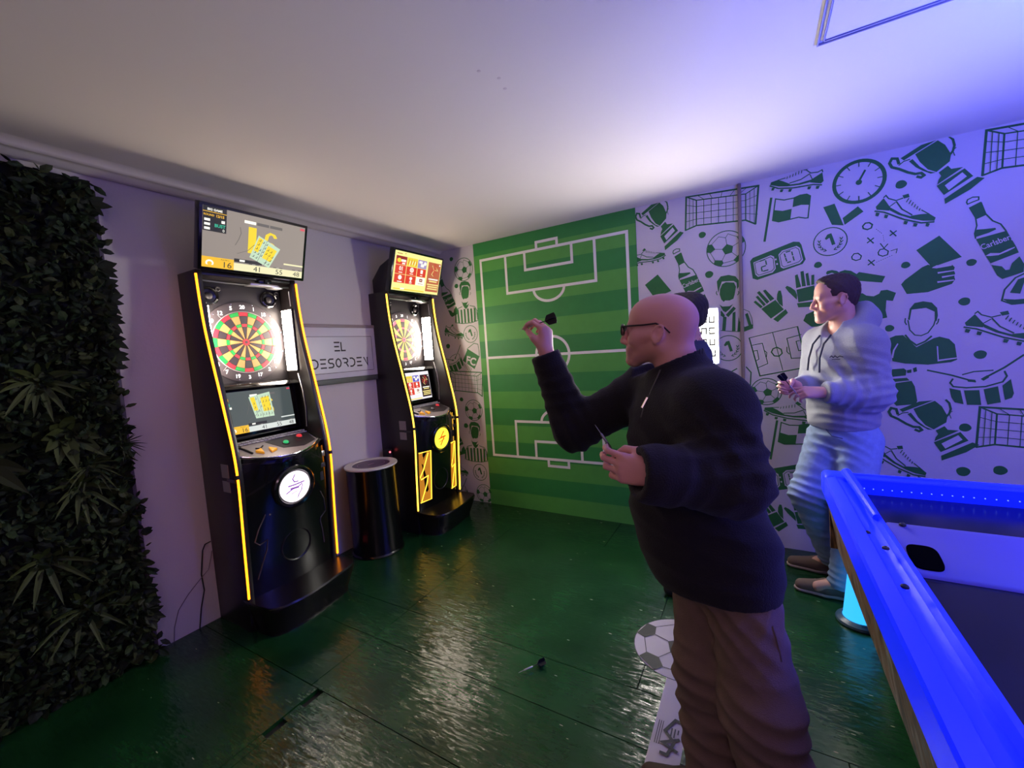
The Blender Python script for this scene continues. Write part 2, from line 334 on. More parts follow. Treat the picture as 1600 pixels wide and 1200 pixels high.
# ---- green doodles painted on the white parts
LIB = json.loads(r'''{"trophy":[["G",[[-0.0878,0.1306],[0.0094,0.1815],[0.0406,0.1477],[0.0662,0.0885],[0.0612,0.0492],[0.0057,0.0043],[-0.0317,0.0293],[-0.0669,0.0806]]],["G",[[-0.1531,0.1259],[-0.0619,0.1763],[0.0038,0.1847],[-0.138,0.1094]]],["G",[[-0.1153,0.0977],[-0.0993,0.1064],[-0.0666,0.0539],[-0.0316,0.0194],[0.0029,0.0013],[-0.0199,0.002],[-0.0548,0.0278],[-0.0842,0.0548]]],["S",0.014,[[-0.1608,0.0971],[-0.1682,0.1278],[-0.1926,0.1346],[-0.2036,0.1103],[-0.1924,0.0838],[-0.1588,0.0647],[-0.1196,0.035],[-0.0868,0.0172],[-0.0605,0.0164],[-0.0475,-0.0007],[-0.0603,-0.0097],[-0.0779,-0.0005]]],["S",0.0056,[[-0.1607,0.087],[-0.138,0.104],[-0.1112,0.1081]]],["S",0.0105,[[0.0578,0.1869],[0.0724,0.1678],[0.0794,0.1327],[0.0732,0.105],[0.0635,0.0893]]],["S",0.0039,[[0.0862,0.1182],[0.0715,0.1077],[0.0812,0.0754]]],["G",[[0.0143,-0.0017],[0.0532,0.0269],[0.0673,0.0052],[0.1166,0.0024],[0.0094,-0.0683],[0.0147,-0.0433],[0.0258,-0.0235]]],["G",[[0.0066,-0.0752],[0.1221,-0.0065],[0.1578,-0.0576],[0.0384,-0.1343]]],["W",[[0.0411,-0.0815],[0.1132,-0.0262],[0.132,-0.0532],[0.0582,-0.112]]],["G",[[0.0403,-0.1567],[0.1739,-0.0669],[0.2036,-0.0804],[0.1482,-0.1287],[0.0435,-0.1869]]]],"goal":[["S",0.0116,[[0.2163,-0.143],[0.2381,0.1111],[-0.2263,0.143],[-0.2381,-0.0971]]],["S",0.0101,[[-0.2381,-0.0971],[-0.1621,-0.0768],[0.1569,-0.1045],[0.2163,-0.143]]],["S",0.0082,[[-0.2263,0.143],[-0.1571,0.1038],[-0.1621,-0.0768]]],["S",0.0072,[[-0.1571,0.1038],[0.1602,0.074],[0.1569,-0.1045]]],["S",0.0067,[[0.1602,0.074],[0.2381,0.1111]]],["S",0.0036,[[-0.1073,0.0991],[-0.1121,-0.0811]]],["S",0.0035,[[-0.0584,0.0945],[-0.0629,-0.0854]]],["S",0.0035,[[-0.0102,0.09],[-0.0144,-0.0896]]],["S",0.0034,[[0.0373,0.0855],[0.0333,-0.0938]]],["S",0.0034,[[0.084,0.0811],[0.0802,-0.0978]]],["S",0.0034,[[0.1299,0.0768],[0.1265,-0.1018]]],["S",0.0036,[[-0.1583,0.0588],[0.1594,0.0295]]],["S",0.0037,[[-0.2299,0.0835],[-0.1583,0.0588]]],["S",0.0033,[[0.1594,0.0295],[0.2317,0.0483]]],["S",0.0036,[[-0.1596,0.0138],[0.1586,-0.015]]],["S",0.0037,[[-0.2318,0.0233],[-0.1596,0.0138]]],["S",0.0033,[[0.1586,-0.015],[0.2307,-0.016]]],["S",0.0036,[[-0.1609,-0.0315],[0.1577,-0.0597]]],["S",0.0037,[[-0.2336,-0.037],[-0.1609,-0.0315]]],["S",0.0033,[[0.1577,-0.0597],[0.2296,-0.0806]]],["S",0.0036,[[-0.2038,0.126],[-0.2101,-0.0883]]],["S",0.0033,[[0.1863,0.0859],[0.1827,-0.1184]]],["S",0.0036,[[-0.1786,0.113],[-0.1842,-0.0811]]],["S",0.0033,[[0.2122,0.0978],[0.2083,-0.1323]]],["S",0.0036,[[-0.152,0.1379],[-0.1073,0.0991]]],["S",0.0035,[[-0.0698,0.1323],[-0.0519,0.0939]]],["S",0.0035,[[0.0148,0.1264],[0.0057,0.0885]]],["S",0.0034,[[0.0972,0.1208],[0.0623,0.0832]]],["S",0.0033,[[0.1729,0.1156],[0.1147,0.0783]]]],"bottle":[["S",0.0063,[[-0.1156,0.2152],[-0.1119,0.2295],[-0.0914,0.2389],[-0.067,0.2349],[-0.0668,0.219],[-0.0878,0.2132],[-0.1115,0.2044],[-0.1156,0.2152]]],["G",[[-0.1067,0.1837],[-0.0589,0.2066],[-0.0455,0.1595],[-0.0336,0.1288],[-0.0765,0.1113]]],["S",0.0062,[[-0.078,0.1223],[-0.0721,0.0766],[-0.0805,0.0336],[-0.0762,0.0059]]],["S",0.0069,[[-0.0576,0.2019],[-0.0388,0.136],[-0.0097,0.0903],[0.0217,0.0663],[0.0408,0.0293],[0.0583,-0.0194]]],["G",[[-0.0724,0.0544],[-0.0437,0.0513],[0.0016,0.0494],[0.0042,0.0401],[-0.0243,0.0271],[-0.0763,0.0131],[-0.0804,0.0318]]],["G",[[-0.0748,0.0012],[0.0452,0.025],[0.0835,-0.0692],[0.0938,-0.1023],[-0.0138,-0.1444],[-0.0348,-0.0981]]],["W",[[-0.0361,-0.0997],[-0.016,-0.087],[0.0216,-0.0935],[0.0521,-0.0776],[0.0793,-0.0685],[0.0764,-0.0749],[0.0523,-0.0882],[0.0156,-0.1039],[-0.0157,-0.1031]]],["G",[[-0.0111,-0.1538],[0.0304,-0.1683],[0.0451,-0.1909],[0.0604,-0.1906],[0.0689,-0.1567],[0.0967,-0.1237],[0.1156,-0.1685],[0.1141,-0.2118],[0.0336,-0.2389],[0.0127,-0.2163]]]],"boot":[["G",[[-0.1343,0.0559],[-0.0966,0.1001],[-0.0664,0.0391],[-0.0701,0.0192],[-0.1298,0.0372]]],["S",0.0065,[[-0.0966,0.1032],[-0.086,0.1135],[-0.0735,0.0923],[-0.0395,0.0725],[-0.0079,0.0793]]],["G",[[-0.0105,0.0956],[0.0178,0.0998],[0.0221,0.0785],[-0.0031,0.0751]]],["S",0.0088,[[-0.138,0.0309],[-0.095,0.0151],[-0.0023,-0.0476],[0.0755,-0.0841],[0.1308,-0.0893]]],["G",[[0.0277,-0.0327],[0.0751,-0.0328],[0.1089,-0.037],[0.138,-0.0662],[0.1325,-0.0835],[0.0813,-0.0729],[0.0338,-0.052]]],["G",[[-0.0702,0.0415],[-0.0146,-0.0103],[0.0289,-0.0369],[0.0338,-0.052],[-0.0268,-0.0156],[-0.0688,0.0205]]],["S",0.0064,[[-0.0376,0.0658],[-0.0118,0.0151],[0.0337,-0.0285]]],["S",0.005,[[-0.0702,0.0415],[-0.0425,0.0614]]],["S",0.0055,[[0.0761,-0.0098],[0.109,-0.0401]]],["S",0.0049,[[0.018,0.071],[0.0079,0.0522]]],["S",0.0049,[[0.0282,0.0569],[0.0194,0.0394]]],["S",0.0049,[[0.0385,0.0429],[0.0308,0.0267]]],["S",0.0048,[[0.0486,0.0289],[0.0422,0.014]]],["S",0.0048,[[0.0588,0.015],[0.0536,0.0014]]],["S",0.0048,[[0.0689,0.0011],[0.0649,-0.0112]]],["G",[[-0.1329,0.0217],[-0.1151,0.0131],[-0.1227,-0.0046],[-0.1367,0.0016]]],["G",[[-0.0918,0.0008],[-0.0743,-0.0077],[-0.0817,-0.0254],[-0.0955,-0.0192]]],["G",[[-0.001,-0.0557],[0.0159,-0.064],[0.0088,-0.0814],[-0.0045,-0.0755]]],["G",[[0.043,-0.0774],[0.0596,-0.0855],[0.0527,-0.1028],[0.0396,-0.0971]]],["G",[[0.0961,-0.0883],[0.1124,-0.0963],[0.1056,-0.1135],[0.0928,-0.1078]]]],"corner_flag":[["S",0.0142,[[-0.0885,0.14],[-0.1091,0.004],[-0.1317,-0.14]]],["S",0.0075,[[-0.0639,0.129],[-0.0154,0.1107],[0.037,0.1107],[0.074,0.1209],[0.1103,0.1192],[0.1303,0.1033],[0.1163,-0.0347],[0.1018,-0.0333],[0.0653,-0.0196],[0.0132,-0.0234],[-0.0475,-0.0266],[-0.0828,-0.0104],[-0.0639,0.129]]],["G",[[0.0385,0.1077],[0.074,0.1209],[0.1103,0.1192],[0.1317,0.1022],[0.1256,0.0473],[0.0807,0.0575],[0.032,0.0528]]],["G",[[-0.0734,0.0569],[-0.0238,0.0407],[0.0274,0.0434],[0.0193,-0.0212],[-0.0399,-0.03],[-0.0844,-0.0119]]]],"medal_ribbon":[["G",[[-0.1019,0.0635],[-0.0429,0.0729],[0.003,-0.0729],[-0.0572,-0.0573]]],["G",[[-0.0023,-0.0268],[0.0744,0.0299],[0.1019,-0.008],[0.0084,-0.0707]]]],"scoreboard":[["G",[[-0.1614,0.0238],[-0.1447,0.0441],[0.0944,0.1123],[0.1278,0.1044],[0.1387,0.0849],[0.1614,-0.0153],[0.1449,-0.0433],[-0.1188,-0.1123],[-0.1471,-0.099]]],["W",[[-0.1411,0.0113],[-0.0367,0.0444],[-0.0173,0.0321],[-0.0083,-0.0507],[-0.0266,-0.0751],[-0.1144,-0.0916],[-0.1304,-0.0736]]],["W",[[0.0084,0.0413],[0.0295,0.0645],[0.1127,0.0808],[0.1311,0.0644],[0.1466,-0.0172],[0.1302,-0.0366],[0.0357,-0.0574],[0.0205,-0.0461]]],["S",0.0043,[[-0.1331,0.0054],[-0.0384,0.0338],[-0.0229,0.0195],[-0.0176,-0.0474],[-0.0319,-0.0634],[-0.1102,-0.0811],[-0.1245,-0.0652],[-0.1331,0.0054]]],["S",0.0042,[[0.0161,0.0355],[0.0347,0.0547],[0.1074,0.0712],[0.1237,0.0569],[0.1378,-0.0114],[0.1229,-0.0266],[0.0397,-0.0473],[0.0275,-0.0364],[0.0161,0.0355]]],["S",0.0078,[[-0.1007,0.014],[-0.0726,0.0213]]],["S",0.0077,[[-0.0671,0.0131],[-0.0628,-0.0149]]],["S",0.0077,[[-0.0677,-0.0215],[-0.0933,-0.0285]]],["S",0.0078,[[-0.0934,-0.0331],[-0.0889,-0.0567]]],["S",0.0077,[[-0.0817,-0.0578],[-0.0538,-0.0528]]],["S",0.0075,[[0.0522,0.049],[0.075,0.0539]]],["S",0.0075,[[0.0422,0.04],[0.0481,0.0167]]],["S",0.0075,[[0.0495,0.0102],[0.0554,-0.0113]]],["S",0.0075,[[0.0591,-0.0208],[0.078,-0.0176]]],["S",0.0074,[[0.0847,0.046],[0.089,0.0232]]],["S",0.0074,[[0.0912,0.014],[0.0969,-0.0118]]],["W",[[-0.0136,0.0152],[-0.0043,0.0173],[-0.0021,0.0061],[-0.0114,0.004]]],["W",[[-0.0063,-0.0166],[0.0031,-0.0145],[0.0053,-0.0257],[-0.0041,-0.0278]]]],"tactics":[["S",0.0082,[[-0.055,0.1181],[-0.042,0.1335],[-0.0225,0.1327],[-0.0084,0.1185],[-0.0128,0.099],[-0.0322,0.0923],[-0.0517,0.1027],[-0.055,0.1181]]],["S",0.0061,[[-0.1093,-0.0625],[-0.0979,-0.046],[-0.0779,-0.046],[-0.0614,-0.0646],[-0.0667,-0.0845],[-0.0879,-0.0894],[-0.1066,-0.078],[-0.1093,-0.0625]]],["S",0.0059,[[0.0202,-0.0579],[0.0291,-0.0415],[0.0494,-0.0402],[0.0683,-0.0581],[0.0646,-0.0785],[0.0419,-0.0844],[0.0228,-0.073],[0.0202,-0.0579]]],["S",0.0051,[[0.0303,-0.0043],[0.0481,-0.0367],[0.0656,-0.014]]],["S",0.0067,[[-0.0315,0.0414],[-0.003,0.0034]]],["S",0.0067,[[-0.0273,-0.0959],[0.0012,-0.1335]]],["S",0.0065,[[0.0765,0.0644],[0.1039,0.0271]]],["S",0.0067,[[-0.0327,0.0104],[-0.0018,0.0342]]],["S",0.0067,[[-0.0286,-0.1271],[0.0024,-0.1024]]],["S",0.0065,[[0.0754,0.0341],[0.105,0.0572]]],["S",0.0036,[[0.0795,-0.0584],[0.1093,-0.0515],[0.1045,-0.0764]]],["S",0.0022,[[0.0096,0.0864],[0.0135,0.0816]]],["S",0.0022,[[0.0173,0.0776],[0.0211,0.0728]]],["S",0.0022,[[0.0249,0.0688],[0.0288,0.064]]],["S",0.0022,[[0.0326,0.0601],[0.0364,0.0553]]],["S",0.0022,[[0.0427,0.0436],[0.0434,0.0394]]],["S",0.0022,[[0.044,0.032],[0.0447,0.0278]]],["S",0.0022,[[0.0454,0.0204],[0.046,0.0163]]],["S",0.0022,[[0.0467,0.0089],[0.0473,0.0047]]],["S",0.0022,[[0.0102,-0.1168],[0.0153,-0.1152]]],["S",0.0022,[[0.0204,-0.1127],[0.0255,-0.1111]]],["S",0.0022,[[0.0306,-0.1086],[0.0357,-0.107]]],["S",0.0022,[[0.0408,-0.1046],[0.0458,-0.103]]],["S",0.0022,[[0.0509,-0.1005],[0.0559,-0.0989]]],["S",0.0022,[[0.0609,-0.0965],[0.0659,-0.0949]]],["S",0.0022,[[0.071,-0.0925],[0.076,-0.0909]]],["S",0.0022,[[0.0809,-0.0885],[0.0859,-0.0869]]]],"card":[["G",[[-0.0986,0.0224],[0.0016,0.0897],[0.0986,-0.05],[-0.0282,-0.0897]]]],"card_hand":[["G",[[-0.1192,-0.0193],[-0.1017,0.005],[-0.0243,0.0705],[0.001,0.0813],[0.0162,0.0733],[0.0264,0.0582],[0.1043,0.0661],[0.1166,0.0487],[0.1136,0.0304],[0.1187,0.013],[0.1157,-0.0065],[0.1192,-0.0225],[0.1057,-0.0463],[0.0026,-0.0813],[-0.0923,-0.081]]],["W",[[0.018,0.0595],[0.0387,0.072],[0.1043,0.0661],[0.1044,0.0595],[0.0389,0.054]]],["W",[[0.0433,0.0309],[0.1168,0.0332],[0.1169,0.0277],[0.0451,0.0216]]],["W",[[0.0618,0.0035],[0.1172,0.0066],[0.1173,0.001],[0.0636,-0.0058]]],["W",[[0.0423,-0.023],[0.1143,-0.0219],[0.1144,-0.0285],[0.044,-0.0323]]]],"glove":[["G",[[-0.0558,-0.0149],[0.0296,0.0383],[0.0785,-0.0327],[0.0016,-0.0885]]],["G",[[0.0147,-0.0933],[0.0884,-0.0314],[0.1019,-0.0584],[0.0416,-0.1159]]],["G",[[0.0484,0.0991],[0.0623,0.0973],[0.0697,0.0592],[0.0728,-0.0134],[0.0512,0.0089],[0.0376,0.0397],[0.0401,0.0745]]],["G",[[-0.0435,0.1108],[-0.0281,0.1159],[0.0237,0.0472],[-0.0008,0.0324]]],["G",[[-0.0799,0.1012],[-0.0652,0.1112],[-0.0049,0.0305],[-0.0214,0.017]]],["G",[[-0.0887,0.0724],[-0.074,0.079],[-0.0276,0.0141],[-0.0401,0.0012]]],["G",[[-0.1019,0.038],[-0.0892,0.0473],[-0.0453,-0.0006],[-0.0589,-0.011]]]],"shirt":[["G",[[-0.0948,0.0822],[-0.0629,0.0858],[-0.0431,0.0683],[-0.0078,0.059],[0.0192,0.0731],[0.0269,0.091],[0.0574,0.092],[0.0989,0.0681],[0.0842,0.0199],[0.0539,0.0268],[0.0503,-0.0348],[0.0581,-0.0803],[-0.0035,-0.092],[-0.0193,-0.0679],[-0.0548,-0.0441],[-0.0989,0.0216]]]],"scarf":[["G",[[-0.149,0.0417],[-0.1425,0.0547],[-0.1173,0.0576],[-0.0923,0.0487],[-0.0758,0.0334],[-0.08,0.0212],[-0.1174,0.0396],[-0.1426,0.0319]]],["G",[[-0.0799,0.0402],[-0.0511,0.0476],[-0.0187,0.0376],[0.0094,0.0132],[0.0214,0.024],[0.149,-0.0205],[0.1327,-0.0576],[0.0174,-0.0307],[0.0014,-0.0083],[-0.0349,0.0223],[-0.0758,0.0309]]]],"player":[["G",[[-0.0647,0.0904],[-0.0573,0.154],[-0.0357,0.1865],[0.003,0.1925],[0.0413,0.1812],[0.0652,0.1467],[0.069,0.1007],[0.0635,0.0669],[0.0551,0.0734],[0.0545,0.125],[0.0162,0.1519],[-0.0485,0.1472],[-0.0567,0.0838]]],["S",0.0062,[[-0.0647,0.0845],[-0.0563,0.0251],[-0.0324,-0.0085],[-0.0037,-0.0142],[0.0262,0.001],[0.0512,0.0451],[0.0576,0.0732]]],["S",0.0062,[[-0.0771,0.0974],[-0.0787,0.0741],[-0.0715,0.0581]]],["S",0.0059,[[0.0726,0.0798],[0.0695,0.0607],[0.0629,0.0498]]],["S",0.0093,[[-0.0764,-0.0052],[-0.0558,-0.0398],[-0.0249,-0.0712],[0.0138,-0.0504],[0.0417,-0.021]]],["G",[[-0.1548,-0.0209],[-0.123,-0.0053],[-0.0871,-0.0044],[-0.0248,-0.083],[0.052,-0.0333],[0.0771,-0.0259],[0.1188,-0.0426],[0.1438,-0.0762],[0.1548,-0.1678],[0.1288,-0.1816],[0.0281,-0.1925],[-0.077,-0.1811],[-0.1358,-0.1642]]],["W",[[-0.1423,-0.1422],[-0.1334,-0.0944],[-0.1137,-0.0537],[-0.1083,-0.0576],[-0.1261,-0.0973],[-0.1332,-0.145]]],["W",[[0.0652,-0.0827],[0.0711,-0.083],[0.0753,-0.1642],[0.153,-0.1541],[0.1531,-0.1609],[0.0704,-0.1744]]]],"drum":[["S",0.0092,[[-0.1978,0.0693],[-0.0948,0.0371],[0.0093,-0.0053]]],["G",[[-0.0293,0.0125],[0.0091,0.006],[0.0109,-0.0087],[-0.021,-0.0047]]],["S",0.0099,[[0.1978,0.1426],[0.1252,0.0751],[0.042,0.0132]]],["G",[[0.0303,0.0112],[0.0572,0.0329],[0.0652,0.0193],[0.0422,-0.0003]]],["S",0.0068,[[-0.0458,0.038],[0.002,0.0548],[0.0799,0.0601]]],["S",0.0083,[[0.1256,0.0531],[0.1352,0.0253],[0.1192,-0.0074],[0.0506,-0.0342],[-0.0285,-0.04],[-0.084,-0.0324],[-0.0975,-0.009],[-0.0862,0.0138]]],["G",[[-0.1004,-0.0414],[-0.0526,-0.0558],[-0.0384,-0.1387],[-0.0762,-0.1274],[-0.0914,-0.0961]]],["G",[[-0.038,-0.0559],[0.0259,-0.0542],[0.0352,-0.1426],[-0.023,-0.142]]],["G",[[0.0431,-0.0498],[0.1007,-0.0326],[0.1139,-0.1263],[0.0602,-0.1401]]],["G",[[0.1181,-0.0295],[0.1505,0.0085],[0.1641,-0.0742],[0.1571,-0.0995],[0.1303,-0.1128]]]],"spray_can":[["G",[[-0.0593,0.05],[0.0112,0.0556],[0.0247,0.0385],[-0.0592,0.0281]]],["G",[[-0.0596,0.1107],[-0.0026,0.1147],[0.0091,0.1024],[0.0066,0.0701],[-0.0594,0.0621]]],["G",[[0.0109,0.1023],[0.0321,0.1076],[0.0323,0.0861],[0.0128,0.0843]]],["G",[[0.0391,0.1133],[0.0549,0.121],[0.0586,0.0948],[0.0429,0.0882]]],["G",[[-0.061,0.0196],[0.0335,0.0359],[0.0488,-0.0002],[0.061,-0.09],[0.0524,-0.1105],[-0.0374,-0.121],[-0.0531,-0.0991]]]],"pitch_plan":[["S",0.008,[[-0.1703,0.1095],[-0.1081,-0.1667],[0.1703,-0.1132],[0.1179,0.1667]]],["S",0.0046,[[-0.1703,0.1095],[0.1179,0.1667]]],["S",0.0044,[[-0.0271,0.1386],[0.0301,-0.1308]]],["S",0.0078,[[-0.0361,0.0004],[-0.0256,0.0238],[-0.0021,0.032],[0.0218,0.0163],[0.0275,-0.0114],[0.0092,-0.0307],[-0.0191,-0.0269],[-0.0361,0.0004]]],["S",0.0046,[[-0.151,0.0557],[-0.0898,0.0663],[-0.0588,-0.0793],[-0.1198,-0.1075]]],["S",0.0046,[[-0.1453,0.0138],[-0.122,0.0173],[-0.1125,-0.0466],[-0.1295,-0.0556]]],["S",0.0053,[[0.1386,0.1106],[0.0566,0.0897],[0.0807,-0.0496],[0.1564,-0.0474]]],["S",0.0053,[[0.1286,0.0707],[0.1092,0.0662],[0.1232,0.0011],[0.1473,0.0055]]],["S",0.0054,[[0.0559,0.0308],[0.0555,-0.001],[0.0692,-0.0195]]],["S",0.0045,[[-0.0802,0.015],[-0.0639,-0.0005],[-0.0664,-0.0306]]]],"referee":[["G",[[-0.0647,0.0724],[-0.068,0.1146],[-0.0419,0.1479],[0.0082,0.1517],[0.053,0.1361],[0.0742,0.104],[0.0733,0.0588],[0.0616,0.0421],[0.0601,0.0878],[0.0401,0.1043],[-0.0344,0.11],[-0.0505,0.0659],[-0.0598,0.0299]]],["G",[[-0.0482,0.0563],[-0.0331,0.0913],[-0.0095,0.1019],[0.0439,0.0919],[0.0555,0.0612],[0.0462,0.0076],[0.033,-0.0367],[-0.0044,-0.0462],[-0.0211,-0.0444],[-0.0415,-0.0188],[-0.0516,0.0196]]],["W",[[-0.0277,-0.0408],[-0.0166,-0.0291],[0.0125,-0.0325],[0.044,-0.0196],[0.0438,-0.0306],[0.0121,-0.049],[-0.0129,-0.0518]]],["S",0.0053,[[-0.0696,0.0451],[-0.0742,0.0317],[-0.0669,0.0168]]],["S",0.0052,[[0.0711,0.0273],[0.0724,0.0135],[0.0641,0.0008]]],["G",[[-0.055,-0.0545],[-0.0343,-0.0708],[0.0116,-0.073],[0.035,-0.0599],[0.0111,-0.0942],[-0.0143,-0.1148],[-0.0309,-0.1038]]],["G",[[0.0363,-0.0785],[0.0523,-0.094],[0.0016,-0.1517],[-0.0147,-0.1333]]],["G",[[-0.0434,-0.0978],[-0.019,-0.1376],[-0.0302,-0.1505],[-0.0484,-0.1347]]]],"referee_body":[["S",0.0039,[[-0.1437,0.0904],[-0.0706,0.0959]]],["G",[[-0.0452,0.0304],[-0.0234,0.0204],[-0.0327,-0.0767],[-0.0554,-0.0749]]],["G",[[0.016,0.0473],[0.0348,0.0552],[0.0319,-0.0852],[0.0097,-0.0835]]],["G",[[0.0544,0.0207],[0.0594,-0.0189],[0.0793,-0.0272],[0.0901,-0.0606],[0.1414,-0.0456],[0.1437,-0.0748],[0.0838,-0.0959],[0.0435,-0.0894]]],["G",[[0.0947,0.0297],[0.1119,0.0376],[0.1367,-0.0581],[0.1185,-0.063]]],["S",0.0037,[[0.0868,0.066],[0.1205,0.0464],[0.1366,-0.0002],[0.1423,-0.0586]]],["S",0.0044,[[-0.0626,-0.0743],[0.0026,-0.0849],[0.055,-0.0917]]],["G",[[-0.0623,0.0685],[-0.0476,0.0571],[-0.0391,0.0364],[-0.0601,0.0319]]]],"club_flag":[["G",[[-0.0385,0.0885],[0.1026,0.0062],[0.0342,-0.1143],[-0.1054,-0.0223]]],["S",0.008,[[-0.0424,0.0947],[0.1054,0.0061]]],["S",0.0067,[[-0.0316,0.1],[0.0501,0.146],[0.0965,0.1335],[0.1046,0.0626],[0.1034,0.0156]]],["S",0.0054,[[-0.0858,-0.0533],[-0.0991,-0.083]]],["S",0.0054,[[-0.0688,-0.0637],[-0.0837,-0.0957]]],["S",0.0054,[[-0.0519,-0.074],[-0.0684,-0.1083]]],["S",0.0054,[[-0.035,-0.0842],[-0.0532,-0.1209]]],["S",0.0053,[[-0.0182,-0.0945],[-0.038,-0.1335]]],["S",0.0053,[[-0.0015,-0.1047],[-0.0229,-0.146]]]],"one":[["G",[[-0.0292,0.0104],[-0.0149,0.0335],[0.0072,0.0387],[0.0292,-0.0344],[0.0102,-0.0387],[-0.0035,0.0108],[-0.0217,0.0005]]]]}''')
def paint(name, key, x, z, rot=0, sx=1, sy=1, extra=None):
    d = Draw(wpt(D-.0006)); d.step = .00025; c, s_ = math.cos(rot), math.sin(rot)
    tr = lambda p: (x+(p[0]*sx)*c-(p[1]*sy)*s_, z+(p[0]*sx)*s_+(p[1]*sy)*c)
    ls = LIB[key] if isinstance(key, str) else key
    for it in ls:
        pts = it[-1]
        if it[0] == 'S': d.stroke([tr(p) for p in pts], it[1]*min(abs(sx), abs(sy)), 0)
        else: d.poly([tr(p) for p in pts], 0 if it[0] == 'G' else 1)
    if extra: extra(d, tr)
    # keep the paint inside the wall
    d.mb.v = [(min(max(v[0], 0.0), X1), v[1], min(max(v[2], .002), H-.002)) for v in d.mb.v]
    return d.mb.build(name, [green_paint, white_wall], wb, smooth=0)
for i, (x, z) in enumerate([(3.857, 2.422), (2.303, 2.429), (3.861, .895)]): paint('painted_trophy', 'trophy', x, z, sx=.86 if i == 1 else 1, sy=1.0)
for x, z, s in [(2.729, 2.46, 1), (4.29, 2.455, 1), (4.29, .897, 1)]: paint('painted_goal', 'goal', x, z, sx=s)
paint('painted_goal', 'goal', .345, 1.244, sx=.88, sy=.95)
def brand(d, tr):
    a, b_ = tr((-.048, -.052)), tr((.068, -.012))
    d.text('Carlsberg', ((a[0]+b_[0])/2, (a[1]+b_[1])/2), .03, 1, math.atan2(b_[1]-a[1], b_[0]-a[0]), .012, sx=.8)
for x, z in [(4.106, 2.009), (2.512, 2.0), (.195, 2.15), (.157, .692)]: paint('painted_bottle', 'bottle', x, z, sx=1, sy=1 if x > 1 else .9, extra=brand)
for x, z, r, sx, sy in [(3.724, 2.233, 0, 1, 1), (4.15, 1.49, .05, 1.15, 1), (2.215, 2.21, .55, .8, .8), (3.706, .69, 0, .95, 1), (.235, 1.775, .22, .85, .85), (.16, .33, .22, .85, .85), (3.19, 2.545, -.62, -1, .95), (3.14, .985, -.62, -1.1, .9)]:
    paint('painted_boot', 'boot', x, z, r, sx, sy)
for x, z in [(3.129, 2.33), (3.143, .79)]: paint('painted_corner_flag', 'corner_flag', x, z)
paint('painted_medal_ribbon', 'medal_ribbon', 3.429, 2.282)
for x, z in [(3.069, 2.044), (3.075, .51)]: paint('painted_scoreboard', 'scoreboard', x, z)
paint('painted_tactics_board', 'tactics', 3.582, 2.067)
paint('painted_card', 'card', 3.877, 1.97); paint('painted_card', 'card', 2.277, 1.978)
paint('painted_hand', 'card_hand', 3.83, 1.817)
paint('painted_glove', 'glove', 3.026, 1.742); paint('painted_glove', 'glove', 3.225, 1.825, .72, -1, 1)
paint('painted_glove', 'glove', 3.015, .225, 0, .95, .95); paint('painted_glove', 'glove', 3.2, .27, .8, -1, 1)
paint('painted_shirt', LIB['shirt']+[['G', [(-.36, -.02), (-.27, .02), (-.24, -.06), (-.27, -.11), (-.33, -.105), (-.375, -.06)]]], 3.589, 1.682)
paint('painted_scarf', 'scarf', 3.488, 1.879)
paint('painted_player', 'player', 3.809, 1.491)
paint('painted_drum', 'drum', 4.033, 1.195); paint('painted_drum', 'drum', .2, 1.49, .25, .72, .85); paint('painted_drum', 'drum', .15, .08, .25, .72, .85)
paint('painted_spray_can', 'spray_can', 3.73, 1.165)
paint('painted_pitch_plan', 'pitch_plan', 3.063, 1.419)
ref = LIB['referee']+[[it[0]]+list(it[1:-1])+[[(p[0]+.014, p[1]-.171) for p in it[-1]]] for it in LIB['referee_body']]
paint('painted_referee', ref, 2.761, 1.841)
full = [it for it in LIB['referee'] if max(p[1] for p in it[-1]) > -.06]
full += [['G', [(-.045, -.085), (-.02, -.1), (.02, -.1), (.045, -.085), (.02, -.125), (0, -.14), (-.02, -.125)]], ['S', .007, [(-.05, -.11), (-.11, -.125), (-.145, -.18), (-.155, -.27), (-.06, -.29), (.06, -.29), (.155, -.27), (.145, -.18), (.11, -.125), (.05, -.11)]]]
full += [['G', [(x-.011, -.135-abs(x)*.1), (x+.011, -.135-abs(x)*.1), (x+.011, -.285), (x-.011, -.285)]] for x in (-.065, -.022, .022, .065)]
full += [['G', [(s_*.1, -.13), (s_*.122, -.15), (s_*.115, -.28), (s_*.092, -.285)]] for s_ in (-1, 1)]+[['G', [(s_*.132, -.165), (s_*.147, -.2), (s_*.152, -.262), (s_*.136, -.268)]] for s_ in (-1, 1)]
paint('painted_referee', full, .415, 2.13, 0, .95, .95); paint('painted_referee', full, .408, .70, 0, .95, .95)
sb = [['S', .008, [(.1, .12), (.04, .11), (-.05, .06), (-.09, 0), (-.1, -.06), (-.06, -.085), (.1, -.08)]], ['G', [(-.1, -.05), (-.06, -.085), (.1, -.085), (.1, -.06), (-.05, -.06)]], ['G', [(-.07, -.02), (-.04, .05), (-.01, .06), (-.03, -.03)]], ['G', [(.0, -.03), (.03, .07), (.07, .085), (.05, -.03)]]]
paint('painted_cap', sb, 4.24, 1.71)
def fc(d, tr): d.text('FC', tr((0.0, -.03)), .075, 1, -.28, .03)
paint('painted_club_flag', 'club_flag', .43, 1.502, extra=fc)
